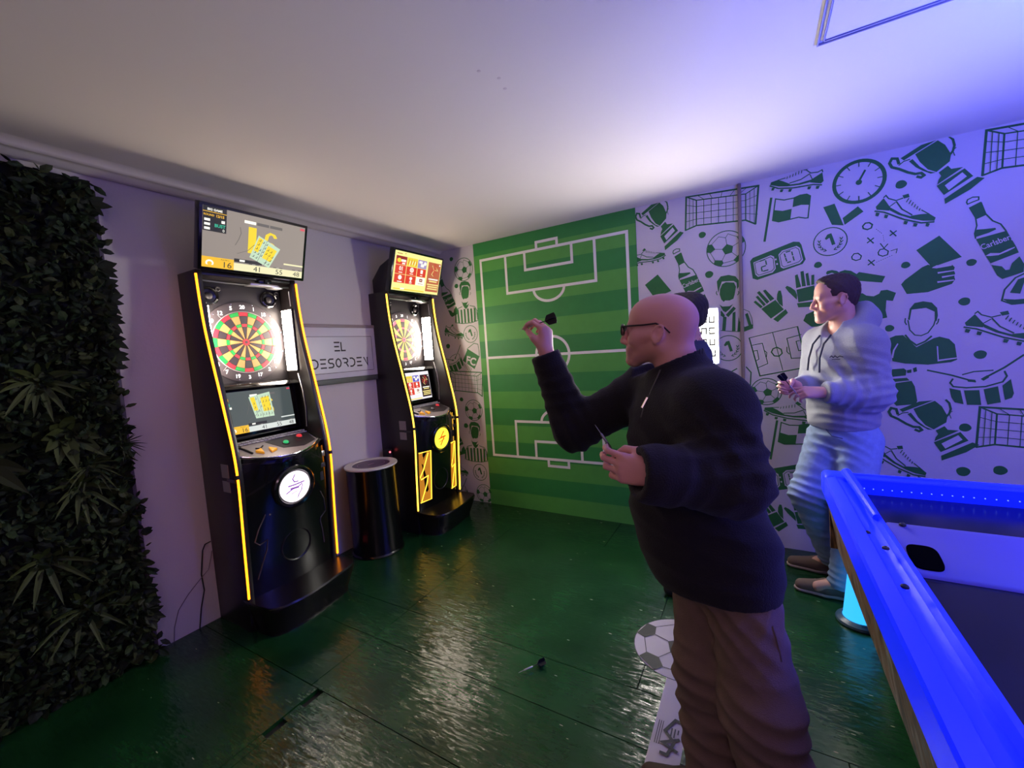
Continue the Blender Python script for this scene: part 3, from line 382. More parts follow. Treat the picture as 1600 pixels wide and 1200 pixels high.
def ball(x, z, r):
    it = []
    circ = lambda rr: [(rr*math.cos(2*PI*i/32), rr*math.sin(2*PI*i/32)) for i in range(33)]
    it.append(['S', .006, circ(r-.003)])
    it.append(['G', [(.3*r*math.cos(a)+.1*r, .3*r*math.sin(a)-.05*r) for a in [PI/2+.15+2*PI*i/5 for i in range(5)]]])
    for i in range(5):
        a = PI/2+.15+2*PI*i/5; c0 = (.1*r, -.05*r)
        p0 = (c0[0]+.3*r*math.cos(a), c0[1]+.3*r*math.sin(a)); p1 = (c0[0]+.66*r*math.cos(a), c0[1]+.66*r*math.sin(a))
        it.append(['S', .0035, [p0, p1]])
        q = [p1]
        for da in (-.30, .30):
            b_ = a+da; it.append(['S', .0035, [p1, (.8*r*math.cos(b_), .8*r*math.sin(b_))]])
        b1, b2 = a+.30, a+2*PI/5-.30
        it.append(['S', .0035, [(.8*r*math.cos(b1), .8*r*math.sin(b1)), (.8*r*math.cos(b2), .8*r*math.sin(b2))]])
        if i != 0:
            it.append(['G', [(.8*r*math.cos(a-.30), .8*r*math.sin(a-.30)), p1, (.8*r*math.cos(a+.30), .8*r*math.sin(a+.30)), (.97*r*math.cos(a+.22), .97*r*math.sin(a+.22)), (.97*r*math.cos(a-.22), .97*r*math.sin(a-.22))]])
    paint('painted_football', it, x, z)
for x, z, r in [(2.757, 2.181, .128), (2.991, 1.139, .098), (.416, 2.39, .115), (.415, .965, .11), (.475, .09, .1)]: ball(x, z, r)
def medal(x, z, r):
    it = [['S', .006, [(r*math.cos(2*PI*i/32), r*math.sin(2*PI*i/32)) for i in range(33)]], ['G', [(p[0]*r/.088*.95, p[1]*r/.088+.014) for p in LIB['one'][0][1]]]]
    for sgn in (-1, 1):
        for i in range(5):
            a = -PI/2+sgn*(.35+.32*i); p = (.66*r*math.cos(a), .66*r*math.sin(a))
            for t in (-.5, .5):
                b_ = a+PI/2*sgn+t; it.append(['S', .005, [p, (p[0]+.17*r*math.cos(b_), p[1]+.17*r*math.sin(b_))]])
    paint('painted_medal', it, x, z)
for x, z, r in [(3.362, 2.12, .088), (2.758, 1.463, .092), (.445, 1.743, .085), (.438, .314, .085)]: medal(x, z, r)
it = [['S', .02, [(.124*math.cos(2*PI*i/40), .124*math.sin(2*PI*i/40)) for i in range(41)]], ['S', .011, [(0, 0), (.03, .06)]], ['G', [(.016*math.cos(2*PI*i/12), .016*math.sin(2*PI*i/12)-.005) for i in range(12)]]]
it += [['S', .005, [(.09*math.cos(PI*i/6), .09*math.sin(PI*i/6)), (.116*math.cos(PI*i/6), .116*math.sin(PI*i/6))]] for i in range(12)]
paint('painted_stopwatch', it, 3.508, 2.462)
it = [['S', .008, [(-.13, .1), (-.13, -.05), (.12, -.12), (.14, -.11)]], ['S', .008, [(-.08, .02), (.04, .09)]], ['S', .008, [(.12, -.1), (.13, .06), (.1, .1)]]]
paint('painted_frame', it, 2.77, 1.22)
for x, z in [(2.604, 2.308), (2.643, 2.014), (3.707, 2.395), (3.297, 1.981), (3.731, 1.912), (4.015, 1.882), (3.99, 1.662), (3.658, 1.534), (4.06, 1.348), (4.003, .916), (3.999, .647), (4.152, .668), (.274, 2.514), (.313, 2.239), (.269, 1.077), (.302, .801), (.146, 1.639)]:
    r = random.uniform(.021, .031); ph = random.uniform(0, 6)
    paint('painted_dot', [['G', [(r*math.cos(2*PI*i/18)*(1+.06*math.sin(3*2*PI*i/18+ph)), r*.92*math.sin(2*PI*i/18)) for i in range(18)]]], x, z)

# ------------------------------------------------------------------ dart machines
cab_black = mat('cabinet_black_laminate', srgb(26, 21, 22), .32, bump=(160, .04))
gloss_black = mat('gloss_black_plastic', srgb(14, 12, 13), .16, coat=.4)
satin_grey = mat('satin_dark_grey', srgb(46, 42, 44), .55)
chrome = mat('chrome', (.8, .8, .82), .18, 1)
steel = mat('brushed_steel', (.55, .54, .55), .32, 1)
rubber = mat('black_rubber', (.012, .012, .012), .7)
sticker = mat('grey_sticker', srgb(150, 142, 142), .5)
seg_black = mat('segment_black', srgb(40, 32, 36), .5)
seg_red = mat('segment_red', srgb(178, 34, 48), .45)
seg_green = mat('segment_green', srgb(18, 138, 54), .45)
spider = mat('board_spider', srgb(38, 30, 32), .4)
surround = mat('board_surround', srgb(66, 58, 62), .65)
num_white = mat('number_white', srgb(240, 240, 240), .5, emit=(1, 1, 1), es=.6)
lamp_white = glow('lamp_white', (1, .86, .72), 46)
ZP = [(0, .36), (.2, .372), (.55, .389), (.8, .405), (.96, .410), (1.1, .395), (1.27, .358), (1.47, .315), (1.6, .283), (1.76, .248), (1.95, .224), (2.125, .217)]
def xf(z):
    zs = [p[0] for p in ZP]; return float(np.interp(z, zs, [p[1] for p in ZP]))
_zz = np.linspace(0, 2.125, 44)
_xx = np.array([xf(z) for z in _zz])
for _ in range(3): _xx[1:-1] = (_xx[:-2]+2*_xx[1:-1]+_xx[2:])/4
xf = lambda z: float(np.interp(z, _zz, _xx))
CW = .595; CYM = CW/2
ORDER = [20, 1, 18, 4, 13, 6, 10, 15, 2, 17, 3, 19, 7, 16, 8, 11, 14, 9, 12, 5]

def bulge(y, z):
    """plan curve of the rounded lower front"""
    t = (y-CYM)/(CYM-.03); k = np.interp(z, [.2, .6, .85, 1.0], [.028, .04, .055, .068])
    return xf(z)-.012+k*(1-t*t)

def make_machine(y0, v, label, board_label):
    M = empty('dart_machine', (0, y0, 0), label, 'dart machine', 'electronic dart machines along the wall')
    led = glow('led_strip_amber', (1, .25, .006), 4.5) if v == 0 else glow('led_strip_lemon', (1, .50, .04), 4.5)
    side = [(0, 0)]+[(xf(z), z) for z in np.linspace(0, 2.125, 40)]+[(0, 2.125)]
    for ya, yb in ((0, .032), (CW-.032, CW)):
        sp = MB().prism(side, lambda u, w, t: (u, t, w), ya, yb).build('side_panel', cab_black, M, bevel=.003, smooth=25)
        if ya == 0:
            MB().box((.24, -.0025, .925), (.318, .002, 1.004)).build('sticker', sticker, sp); MB().box((.238, -.0025, .84), (.315, .002, .905)).build('sticker', sticker, sp)
            MB().box((.30, -.006, .905), (.385, .002, .925)).build('hinge', gloss_black, sp)
    MB().box((0.002, .03, .02), (.06, CW-.03, 2.1)).build('back_panel', cab_black, M)
    tp = MB().box((0.002, .03, 2.098), (.212, CW-.03, 2.122)).build('top_panel', cab_black, M, bevel=.004)
    ym = (-.001, CW+.001)
    for y in ym:
        for za, zb_ in ((.952, 2.1), (.215, .928)):
            zs = np.linspace(za, zb_, 26)
            MB().tube([(xf(z)+.004, y, z) for z in zs], .0065, 8).build('led_strip', led, M)
        MB().box((xf(.94)-.012, y-.010, .929), (xf(.94)+.012, y+.010, .951)).build('strip_clip', rubber, M, bevel=.003)
    # ---- board bay
    bay = MB().box((.058, .032, 1.45), (.074, CW-.032, 2.098)).build('bay_panel', satin_grey, M, bevel=.003)
    MB().prism([(.06, 1.452), (.06, 1.43), (.20, 1.425), (.17, 1.45), (.085, 1.462)], lambda u, w, t: (u, t, w), .034, CW-.034).build('bay_ledge', gloss_black, M, bevel=.003)
    BZ = 1.716
    bd = MB().lathe([(.258, 0), (.258, .008), (.250, .012), (.197, .012), (.193, .006), (.001, .006)], (.074, CYM, BZ), (1, 0, 0), 64, closed=False).build('dartboard', surround, M)
    if board_label: bd['label'] = board_label
    base = MB().lathe([(.1945, .006), (.1945, .0085), (.001, .0085)], (.074, CYM, BZ), (1, 0, 0), 64, closed=False).build('board_spider', spider, bd)
    MB().lathe([(.1945, .012), (.1945, .0165), (.1985, .0165), (.1985, .012)], (.074, CYM, BZ), (1, 0, 0), 64, closed=False).build('outer_wire', mat('wire_grey', srgb(160, 150, 150), .35), bd)
    seg_tan = mat('segment_tan', srgb(176, 130, 72), .5) if v == 0 else mat('segment_yellow', srgb(170, 160, 74), .5)
    sred, sgreen = (seg_red, seg_green) if v == 0 else (mat('segment_rose', srgb(190, 84, 110), .45), mat('segment_lime', srgb(178, 196, 92), .45))
    def seg(r0, r1, m_, k, hgt):
        a0 = PI/2-(k-.5)*PI/10; a1 = a0-PI/10; n = 4; ga = .0013; P = []
        for r, rev in ((r0, 0), (r1, 1)):
            ar = [a0-ga/r+(a1-a0+2*ga/r)*i/n for i in range(n+1)]
            if rev: ar = ar[::-1]
            P += [(r*math.cos(a), r*math.sin(a)) for a in ar]
        MB().prism(P, lambda u, w, t: (.074+t, CYM+u, BZ+w), .0085, .0085+hgt).build('segment', m_, bd, smooth=0)
    for k in range(20):
        dk = k % 2 == 0
        seg(.022, .098, seg_black if dk else seg_tan, k, .009); seg(.1, .117, sred if dk else sgreen, k, .010)
        seg(.119, .167, seg_black if dk else seg_tan, k, .009); seg(.169, .1915, sred if dk else sgreen, k, .010)
    MB().lathe([(.0205, .0085), (.0205, .019), (.009, .019), (.009, .0175), (.001, .0175)], (.074, CYM, BZ), (1, 0, 0), 20, closed=False).build('outer_bull', sred, bd)
    MB().lathe([(.008, .0085), (.008, .020), (.001, .020)], (.074, CYM, BZ), (1, 0, 0), 16, closed=False).build('inner_bull', seg_black, bd)
    for k, n_ in enumerate(ORDER):
        nd = Draw(lambda u, w, l: (.087+l, CYM+u, BZ+w))
        a = PI/2-k*PI/10; nd.text(str(n_), (.2255*math.cos(a), .2255*math.sin(a)), .023, 0, 0, .03, lay=1)
        nd.mb.build('number', num_white, bd, smooth=0)
    for a in (45+9, 135-4, 225+4, 315-4):
        a = R_(a); MB().obox((.0865, CYM+.213*math.cos(a), BZ+.213*math.sin(a)), [(0, math.cos(a), math.sin(a)), (0, -math.sin(a), math.cos(a)), (1, 0, 0)], (.017, .0012, .001)).build('joint_line', sticker, bd)
    for k in range(12):
        a = R_(15+30*k); MB().lathe([(.003, 0), (.003, .0015), (.001, .002)], (.086, CYM+.247*math.cos(a), BZ+.247*math.sin(a)), (1, 0, 0), 8).build('screw', chrome, bd)
    # speakers in the upper corners
    for y in (.115, .478):
        s = MB().lathe([(.056, 0), (.056, .012), (.05, .018), (.046, .012), (.040, .004), (.012, .001)], (.074, y, 2.0), (1, 0, 0), 28, closed=False).build('speaker', gloss_black, M)
        MB().sphere((.083, y, 2.0), .021, 16, sc=(.7, 1, 1)).build('dome', satin_grey, s)
        MB().tube([(.086, y+.046*math.cos(a), 2.0+.046*math.sin(a)) for a in [R_(200+8*i) for i in range(18)]], .007, 8).build('chrome_crescent', chrome, s)
        MB().lathe([(.016, 0), (.016, .014), (.012, .018), (.004, .012)], (.074, y+.052, 2.045), (1, 0, 0), 16).build('tweeter', satin_grey, s)
    # camera on a metal bracket under the top screen
    c = MB().prism([(0, 0), (.17, 0), (.205, -.022), (.14, -.022), (.125, -.012), (-.005, -.014)], lambda u, w, t: (t, .29+u, 2.076+w), .16, .235).build('camera_bracket', steel, M, bevel=.003)
    MB().box((.17, .345, 2.076), (.228, .43, 2.108)).build('camera', gloss_black, c, bevel=.01)
    MB().lathe([(.012, 0), (.012, .01), (.006, .008)], (.226, .388, 2.092), (1, 0, 0), 16).build('lens', rubber, c)
    MB().tube([(.19, .04, 2.072), (.20, .16, 2.066), (.20, .3, 2.066), (.195, .45, 2.07), (.19, .56, 2.075)], .006, 6).build('light_rail', steel, M)
    # white lamp on the inner face of the right side
    lp = MB().box((.1, CW-.045, 1.505), (.212, CW-.031, 1.935)).build('lamp_housing', satin_grey, M, bevel=.003)
    MB().box((.104, CW-.052, 1.515), (.207, CW-.0455, 1.925)).build('lamp_diffuser', lamp_white, lp, bevel=.002)
    lp = MB().box((.1, .031, 1.505), (.212, .045, 1.935)).build('lamp_housing', satin_grey, M, bevel=.003)
    MB().box((.104, .0455, 1.515), (.207, .052, 1.925)).build('lamp_diffuser', lamp_white, lp, bevel=.002)
    # slim rails down the inner right side
    MB().tube([(.20, CW-.036, 1.49), (.23, CW-.036, 1.38), (.245, CW-.036, 1.25), (.235, CW-.036, 1.12)], .005, 6).build('inner_rail', steel, M)
    MB().tube([(.19, CW-.036, 2.05), (.195, CW-.036, 1.95)], .004, 6).build('inner_rail', steel, M)
    # ---- lower screen
    def lowfn(u, w, l): # u 0..1 across, w 0..1 up
        x = .192+(.158-.192)*w+l; return (x, .06+u*.475, 1.128+w*.30)
    bz = MB(); bz.prism([(0, 0), (1, 0), (1, 1), (0, 1)], lambda u, w, t: lowfn(u, w, t), -.02, .0); ls = bz.build('lower_screen', gloss_black, M, bevel=.004)
    draw_screen(ls, lambda u, w, l: lowfn(.055+u*.89, .07+w*.86, .0008+l), v, True)
    MB().prism([(.06, 1.43), (.165, 1.43), (.20, 1.12), (.06, 1.12)], lambda u, w, t: (u-.03, t, w), .034, CW-.034).build('screen_backing', cab_black, M)
    # ---- control shelf with buttons
    zc = lambda x: 1.105-(x-.18)*.36
    plan = [(.17, .034), (.36, .034)]+[(.375+.105*(1-((y-CYM)/(CYM-.034))**2), y) for y in np.linspace(.034, CW-.034, 15)]+[(.36, CW-.034), (.17, CW-.034)]
    sh = MB().prism(plan, lambda u, w, t: (u, w, zc(u)+t), -.03, 0).build('control_shelf', gloss_black, M, bevel=.006)
    plan2 = [(.195, .05), (.36, .05)]+[(.362+.10*(1-((y-CYM)/(CYM-.05))**2), y) for y in np.linspace(.05, CW-.05, 15)]+[(.36, CW-.05), (.195, CW-.05)]
    MB().prism(plan2, lambda u, w, t: (u, w, zc(u)+t), 0, .0015).build('control_overlay', mat('control_overlay_silver', srgb(150, 140, 140), .35, .3), sh)
    plan3 = [(.26, .25), (.372, .30), (.40, .42), (.36, .53), (.24, .545), (.215, .50)]
    MB().prism(plan3, lambda u, w, t: (u, w, zc(u)+t), .0015, .003).build('dark_overlay', mat('control_overlay_dark', srgb(44, 36, 40), .3), sh)
    MB().tube([(u, w, zc(u)+.002) for u, w in plan2[1:-1]], .0045, 6).build('chrome_edge', chrome, sh)
    keys = mat('key_grey', srgb(205, 200, 198), .4)
    for r in range(2):
        for i in range(20):
            y = .06+i*.0245; x = .208+r*.024
            MB().box((x, y, zc(x)), (x+.017, y+.019, zc(x)+.006)).build('key', keys, sh, smooth=0)
    def button(x, y, r, m_, tri=None):
        if tri is None:
            b = MB().lathe([(r*1.35, 0), (r*1.35, .006), (r*1.1, .009), (r*1.05, .004)], (x, y, zc(x)), (.34, 0, 1), 20).build('button', satin_grey, sh)
            b.name = 'button_ring'; MB().lathe([(r, .002), (r, .014), (r*.8, .018), (.001, .0185)], (x, y, zc(x)), (.34, 0, 1), 20).build('button', m_, sh)
        else:
            P = [(r*1.3*math.cos(a+tri), r*1.1*math.sin(a+tri)) for a in (0, 2.1, 4.2)]
            MB().prism(P, lambda u, w, t: (x+u, y+w, zc(x+u)+t), .001, .016).build('button', m_, sh, bevel=.003)
    button(.325, .345, .016, glow('button_green', srgb(40, 190, 110), 1.0) if v == 0 else steel)
    button(.285, .462, .017, glow('button_red', srgb(225, 40, 50), 1.0))
    ylw = mat('button_yellow', srgb(240, 170, 40), .4, emit=srgb(240, 160, 30), es=.35)
    button(.36, .165, .024, ylw, .3); button(.372, .232, .024, ylw, PI+.3)
    MB().tube([(.25, .085, zc(.25)+.004), (.30, .105, zc(.3)+.006), (.36, .12, zc(.36)+.006)], .006, 6).build('token_slot', rubber, sh)
    MB().lathe([(.016, 0), (.014, .012), (.004, .014)], (.262, .092, zc(.262)), (.34, 0, 1), 14).build('joystick', rubber, sh)
    MB().tube([(.31, .165, zc(.31)+.004), (.325, .185, zc(.325)+.005), (.30, .215, zc(.3)+.005)], .004, 6).build('arrow_mark', rubber, sh)
    # ---- rounded lower front
    ys = np.linspace(.03, CW-.03, 25); zs = np.linspace(.195, 1.0, 18); P = []; F = []
    for z in zs:
        for y in ys: P.append((bulge(y, z), y, z))
    n = len(ys)
    for i in range(len(zs)-1):
        for j in range(n-1): F.append((i*n+j, i*n+j+1, (i+1)*n+j+1, (i+1)*n+j))
    o0 = len(P)
    for z in zs:
        for y in ys: P.append((.2, y, z))
    for i in range(len(zs)-1):
        for j in range(n-1): F.append((o0+i*n+j, o0+(i+1)*n+j, o0+(i+1)*n+j+1, o0+i*n+j+1))
    m1_ = len(zs)-1
    for j in range(n-1): F.append((j, o0+j, o0+j+1, j+1)); F.append((m1_*n+j, m1_*n+j+1, o0+m1_*n+j+1, o0+m1_*n+j))
    for i in range(m1_): F.append((i*n, (i+1)*n, o0+(i+1)*n, o0+i*n)); F.append((i*n+n-1, o0+i*n+n-1, o0+(i+1)*n+n-1, (i+1)*n+n-1))
    fr = MB().add(P, F).build('front_panel', gloss_black, M, smooth=40)
    lx = bulge(CYM, .8)
    MB().lathe([(.135, -.03), (.133, .010), (.125, .017), (.108, .014), (.100, .003), (.001, .003)], (lx+.001, CYM, .80), (1, 0, -.085), 40, closed=False).build('logo_recess', gloss_black, fr)
    lgm = glow('logo_glow_white', (1, .86, .97), 2.2) if v == 0 else glow('logo_glow_yellow', (1, .74, .05), 1.6)
    lg = MB().lathe([(.096, 0), (.096, .006), (.001, .006)], (lx+.006, CYM, .80), (1, 0, -.085), 36, closed=False).build('logo_disc', lgm, fr)
    ld_ = Draw(lambda u, w, l: (lx+.0125+l+w*.085, CYM+u, .80+w)); ink = mat('logo_violet', srgb(150, 90, 175), .5, emit=srgb(150, 90, 190), es=.5) if v == 0 else mat('logo_orange', srgb(230, 90, 20), .5, emit=srgb(230, 90, 20), es=.7)
    if v == 0:
        ld_.stroke([(.0, .075), (-.015, .05), (-.005, .03), (.02, .028)], .007).stroke([(-.045, .012), (.0, .012), (.06, .018)], .008)
        ld_.stroke([(-.06, -.03), (-.02, -.012), (.02, -.005), (.045, .008)], .007).stroke([(.045, .0), (.04, -.03), (.02, -.055), (.012, -.075)], .006).stroke([(-.03, -.008), (.02, -.008)], .012).stroke([(-.03, -.04), (.01, -.03)], .004)
    else:
        ld_.stroke([(.02, .06), (-.02, .01), (.03, .012), (-.02, -.06)], .012).stroke([(-.05, .0), (.05, .012)], .008).stroke([(-.04, -.03), (.03, -.012)], .006)
    ld_.mb.build('logo_mark', ink, lg, smooth=0)
    fs = lambda u, w, l: (bulge(u, w)+.001+l, u, w)
    if v == 0:
        for pts in ([(.125, .68), (.085, .60), (.062, .53), (.085, .505), (.128, .522), (.12, .46), (.09, .38), (.062, .30)], [(.492, .70), (.52, .64), (.528, .55), (.482, .52), (.478, .50), (.492, .43), (.50, .34)]):
            MB().tube([fs(a, b_, .001) for a, b_ in pts], .0032, 6).build('lightning_inlay', mat('inlay_grey', srgb(96, 88, 96), .3, .6), fr)
        for a, b_ in ((.15, .67), (.44, .83)):
            MB().lathe([(.006, 0), (.004, .003)], fs(a, b_, 0), (1, 0, 0), 10).build('screw', chrome, fr)
    else:
        gy = glow('panel_glow_amber', (1, .36, .015), .55); gl = glow('panel_glow_lemon', (1, .60, .04), 2.6)
        for ya, yb in ((.045, .165), (.462, .545)):
            pn = MB(); q = [(ya, .275), (yb, .26), (yb, .715), (ya, .715)]
            pn.prism([(0, 0), (1, 0), (1, 1), (0, 1)], lambda u, w, t: (bulge(ya+(yb-ya)*u, .27+.445*w)+t, ya+(yb-ya)*u, .27+.445*w), -.004, .002)
            lpn = pn.build('lit_panel', gy, fr, smooth=0)
            w_ = yb-ya
            for pts in ([(ya, .715), (yb, .715), (yb, .27), (ya, .27)], [(ya+w_*.75, .70), (ya+w_*.35, .56), (ya+w_*.05, .50), (ya+w_*.12, .475), (ya+w_*.75, .495), (ya+w_*.6, .42), (ya+w_*.1, .28)]):
                MB().tube([fs(a, b_, .003) for a, b_ in pts], .0045, 6).build('lit_outline', gl, lpn)
    # coin door and small plates at the right
    cd = MB().box((.395, .50, .925), (.408, .555, .965)).build('coin_plate', steel, fr, bevel=.003)
    MB().box((.397, .49, .855), (.4135, .548, .885)).build('coin_plate', satin_grey, fr, bevel=.002)
    MB().box((.397, .50, .77), (.4165, .525, .83)).build('coin_return', rubber, fr, bevel=.003)
    # vent circle low on the door
    MB().lathe([(.1, -.01), (.1, .003), (.096, .004), (.09, .0)], (bulge(CYM, .42)-.001, CYM, .42), (1, 0, -.05), 36, closed=False).build('speaker_grille', cab_black, fr)
    # ---- platform
    pp = [(.30, .0), (.47, -.005), (.56, .008), (.595, .03), (.618, .075), (.632, .15), (.634, .22), (.62, .34), (.60, .43), (.585, .52), (.572, .57), (.545, .597), (.5, CW+.004), (.30, CW+.002)]
    n = len(pp); V = []; lv = [(0, .80), (.02, .80), (.165, .985), (.188, 1.0), (.198, .985)]
    for z, k in lv:
        for u, w in pp: V.append((.3+(u-.3)*k, CYM+(w-CYM)*(.5+.5*k), z))
    F = [tuple(range(n))[::-1], tuple((len(lv)-1)*n+i for i in range(n))]
    for q in range(len(lv)-1):
        for i in range(n): F.append((q*n+i, q*n+(i+1) % n, (q+1)*n+(i+1) % n, (q+1)*n+i))
    MB().add(V, F).build('platform', mat('platform_black', srgb(22, 18, 18), .26), M, smooth=35)
    MB().box((.01, .032, .0), (.34, CW-.032, .2)).build('plinth', cab_black, M)
    # ---- top screen
    xb, xt, za, zb_ = .262, .358, 2.135, 2.45
    def tf(u, w, l):
        h = math.hypot(xt-xb, zb_-za); nx, nz = (zb_-za)/h, -(xt-xb)/h
        return (xb+(xt-xb)*w+nx*l, .012+.6*u, za+(zb_-za)*w+nz*l)
    b = MB(); b.prism([(-.03, -.055), (1.03, -.055), (1.03, 1.05), (-.03, 1.05)], lambda u, w, t: tf(u, w, t), -.045, .004)
    ts = b.build('top_screen', gloss_black, M, bevel=.004)
    draw_screen(ts, lambda u, w, l: tf(u, w, .0052+l), v, False)
    MB().prism([(.01, 2.13), (.21, 2.13), (.235, 2.2), (.30, 2.40), (.27, 2.42), (.12, 2.36), (.01, 2.25)], lambda u, w, t: (u, t, w), .05 if v else .12, CW-.05 if v else CW-.12).build('screen_casing', cab_black, ts, bevel=.006)
    return M

def scr(name, col, s): return glow('screen_'+name, srgb(*col), s)
def draw_screen(parent, fn, v, low):
    if v == 0:
        ms = [scr('grey'+('_low' if low else ''), (158, 146, 136) if not low else (78, 88, 84), .9), scr('dark', (22, 22, 22), .6), scr('white', (250, 248, 235), 1.15), scr('gold', (246, 190, 30), 1.05), scr('teal', (40, 190, 150), 1), scr('cream'+('_low' if low else ''), (246, 240, 190) if not low else (222, 228, 222), 1.0), scr('paper', (200, 226, 196), 1), scr('red', (225, 70, 90), 1), scr('ink', (40, 40, 40), .4), scr('yellow', (248, 214, 20), 1.05), scr('mid_grey', (110, 104, 100), .8)]
        d = Draw(fn, .56); d.step = .00012
        d.rect(0, 0, 1, 1, 0)
        d.rect(0, 0, .28, .18, 3).rect(.28, 0, 1, .13, 5)
        d.text('16', (.225, .07), .10, 8, sx=1.15); d.text('41', (.50, .065), .09, 8, sx=1.15); d.text('55', (.735, .065), .09, 8, sx=1.15); d.text('48', (.93, .065), .085, 8, sx=1.15)
        d.text('PLAYER 2', (.2, .15), .022, 8)
        for x in (.47, .72, .93): d.rect(x-.05, .135, x+.05, .15, 10); d.text('PLAYER', (x, .142), .012, 2)
        d.rect(.28, .15, .55, .21, 1).rect(.33, .165, .38, .20, 2)
        d.rect(.78, .22, 1, .25, 5)
        d.disc((.065, .075), .035, 2, 20, ry=.055).disc((.065, .07), .02, 3, 20, ry=.032).rect(.025, .01, .105, .045, 3)
        if not low:
            d.rect(0, .6, .2, 1, 1); d.text('BIG GAME', (.10, .95), .035, 2, bold=.03); d.rect(.0, .905, .2, .915, 3)
            d.text('ROUND', (.05, .86), .03, 3, bold=.02); d.text('12/15', (.145, .86), .04, 3, bold=.03)
            for i, w_ in enumerate((.78, .71, .64)): d.rect(.012, w_-.02, .06, w_+.02, 2)
            d.text('BUST', (.145, .705), .05, 4, bold=.03); d.rect(.155, .755, .185, .80, 2); d.text('0', (.175, .64), .045, 2)
        else:
            d.rect(.0, .86, .05, .92, 2).rect(.0, .79, .06, .85, 3).rect(.02, .66, .07, .74, 4).rect(.06, .60, .09, .65, 2)
        d.rect(.36, .85, .47, .90, 2).rect(.48, .85, .6, .90, 10).rect(.61, .85, .74, .90, 10)
        d.rect(.94, .93, .99, .97, 7)
        d.text('1', (.44, .57), .40, 9, bold=.06, sx=1.1); d.ring((.62, .47), .048, .036, 9, 24, ry=.10).stroke([(.672, .69), (.655, .735), (.62, .75), (.588, .71), (.574, .60), (.574, .47)], .036, 9)
        P = [(.42, .27), (.62, .12), (.73, .50), (.50, .68)]
        if low: P = [(.40, .30), (.68, .30), (.66, .92), (.34, .84)]
        # torn sheet of paper with rows of glyphs over the number
        c = [(P[0][0]+P[1][0])/2, 0]
        d.poly([P[0], P[1], P[2], P[3]], 6)
        mp = lambda s, t: tuple(P[0][i]*(1-s)*(1-t)+P[1][i]*s*(1-t)+P[2][i]*s*t+P[3][i]*(1-s)*t for i in (0, 1))
        d.poly([mp(.05, .35), mp(.25, .35), mp(.25, .95), mp(.05, .95)], 9); d.poly([mp(.5, .25), mp(.92, .25), mp(.92, .85), mp(.5, .85)], 9)
        for r in range(5):
            for q in range(6):
                s, t = .08+.15*q, .1+.18*r
                if random.random() < .75: d.stroke([mp(s, t), mp(s+.07, t), mp(s+.07, t+.08)], .006, 8)
        d.stroke([mp(.38, 0), mp(.38, 1)], .004, 10); d.stroke([mp(.72, 0), mp(.72, .4)], .004, 10)
        d.stroke([(.28, .44), (.31, .55), (.33, .66), (.32, .76)], .006, 10); d.stroke([(.3, .3), (.4, .38), (.46, .5)], .006, 10)
    else:
        ms = [scr('cream_page'+('_low' if low else ''), (250, 240, 150) if not low else (240, 236, 240), 1.1), scr('tile_red', (228, 60, 36), 1), scr('tile_white', (252, 250, 235), 1.1), scr('tile_yellow', (240, 220, 60), 1.05), scr('tile_lilac'+('_low' if low else ''), (170, 150, 200) if not low else (90, 80, 200), 1), scr('poster'+('_low' if low else ''), (196, 104, 70) if not low else (46, 22, 26), 1), scr('poster_line', (246, 226, 140), 1.05), scr('tile_dark', (150, 30, 24), 1), scr('poster_red', (214, 60, 50), 1)]
        d = Draw(fn, .56); d.step = .00012
        d.rect(0, 0, 1, 1, 0)
        cols = [(.03, .24), (.25, .46), (.47, .66)]; rws = [(.66, .88), (.43, .65), (.20, .42)]
        cm = [[1, 3, 4], [1, 1, 1], [1, 1, 2]]
        for r in range(3):
            for c in range(3):
                d.rect(cols[c][0], rws[r][0], cols[c][1], rws[r][1], cm[r][c])
        d.rect(.03, .80, .24, .88, 7); d.disc((.09, .77), .04, 3, 12, ry=.055); d.rect(.13, .74, .22, .80, 2); d.rect(.15, .68, .21, .72, 2)
        for i in range(7): d.stroke([(.27+.026*i, .70+.02*math.sin(5*i)), (.285+.026*i, .82+.02*math.cos(3*i))], .01, 2 if i % 2 else 1)
        d.rect(.49, .79, .56, .85, 2).rect(.53, .70, .60, .78, 2).disc((.62, .80), .03, 2, 10, ry=.05)
        d.text('01', (.135, .57), .10, 2, bold=.03); d.rect(.10, .46, .17, .48, 2)
        d.disc((.355, .57), .04, 2, 16, ry=.065).ring((.355, .57), .02, .008, 1, 16, ry=.03); d.rect(.32, .46, .39, .48, 2)
        d.rect(.54, .52, .59, .62, 2).rect(.54, .46, .59, .48, 2)
        d.disc((.135, .34), .035, 2, 16, ry=.06).rect(.09, .22, .18, .245, 2)
        d.disc((.355, .35), .03, 2, 16, ry=.04).rect(.345, .27, .365, .33, 2).rect(.33, .25, .38, .27, 2).rect(.33, .22, .38, .235, 2)
        d.rect(.535, .30, .60, .38, 7).rect(.55, .33, .585, .35, 2).rect(.51, .24, .62, .25, 7)
        d.rect(.69, .07, .98, .88, 5)
        for i in range(9): a = i*.7; d.stroke([(.83, .68), (.83+.09*math.cos(a), .68+.14*math.sin(a)), (.83+.05*math.cos(a+.5), .68+.17*math.sin(a+.5))], .012, 6 if i % 3 == 0 else 8)
        d.rect(.935, .81, .965, .85, 2)
        for w_, a, b_ in ((.42, .73, .95), (.36, .75, .93), (.27, .71, .97), (.21, .73, .96), (.15, .72, .96)): d.rect(a, w_-.018, b_, w_+.018, 6 if w_ != .42 else 2)
        d.rect(.03, .93, .13, .945, 7); d.disc((.19, .955), .008, 7, 10, ry=.014)
        d.rect(.02, .03, .66, .06, 3); d.rect(.16, .04, .24, .08, 2)
    d.mb.build('screen_picture', ms, parent, smooth=0)

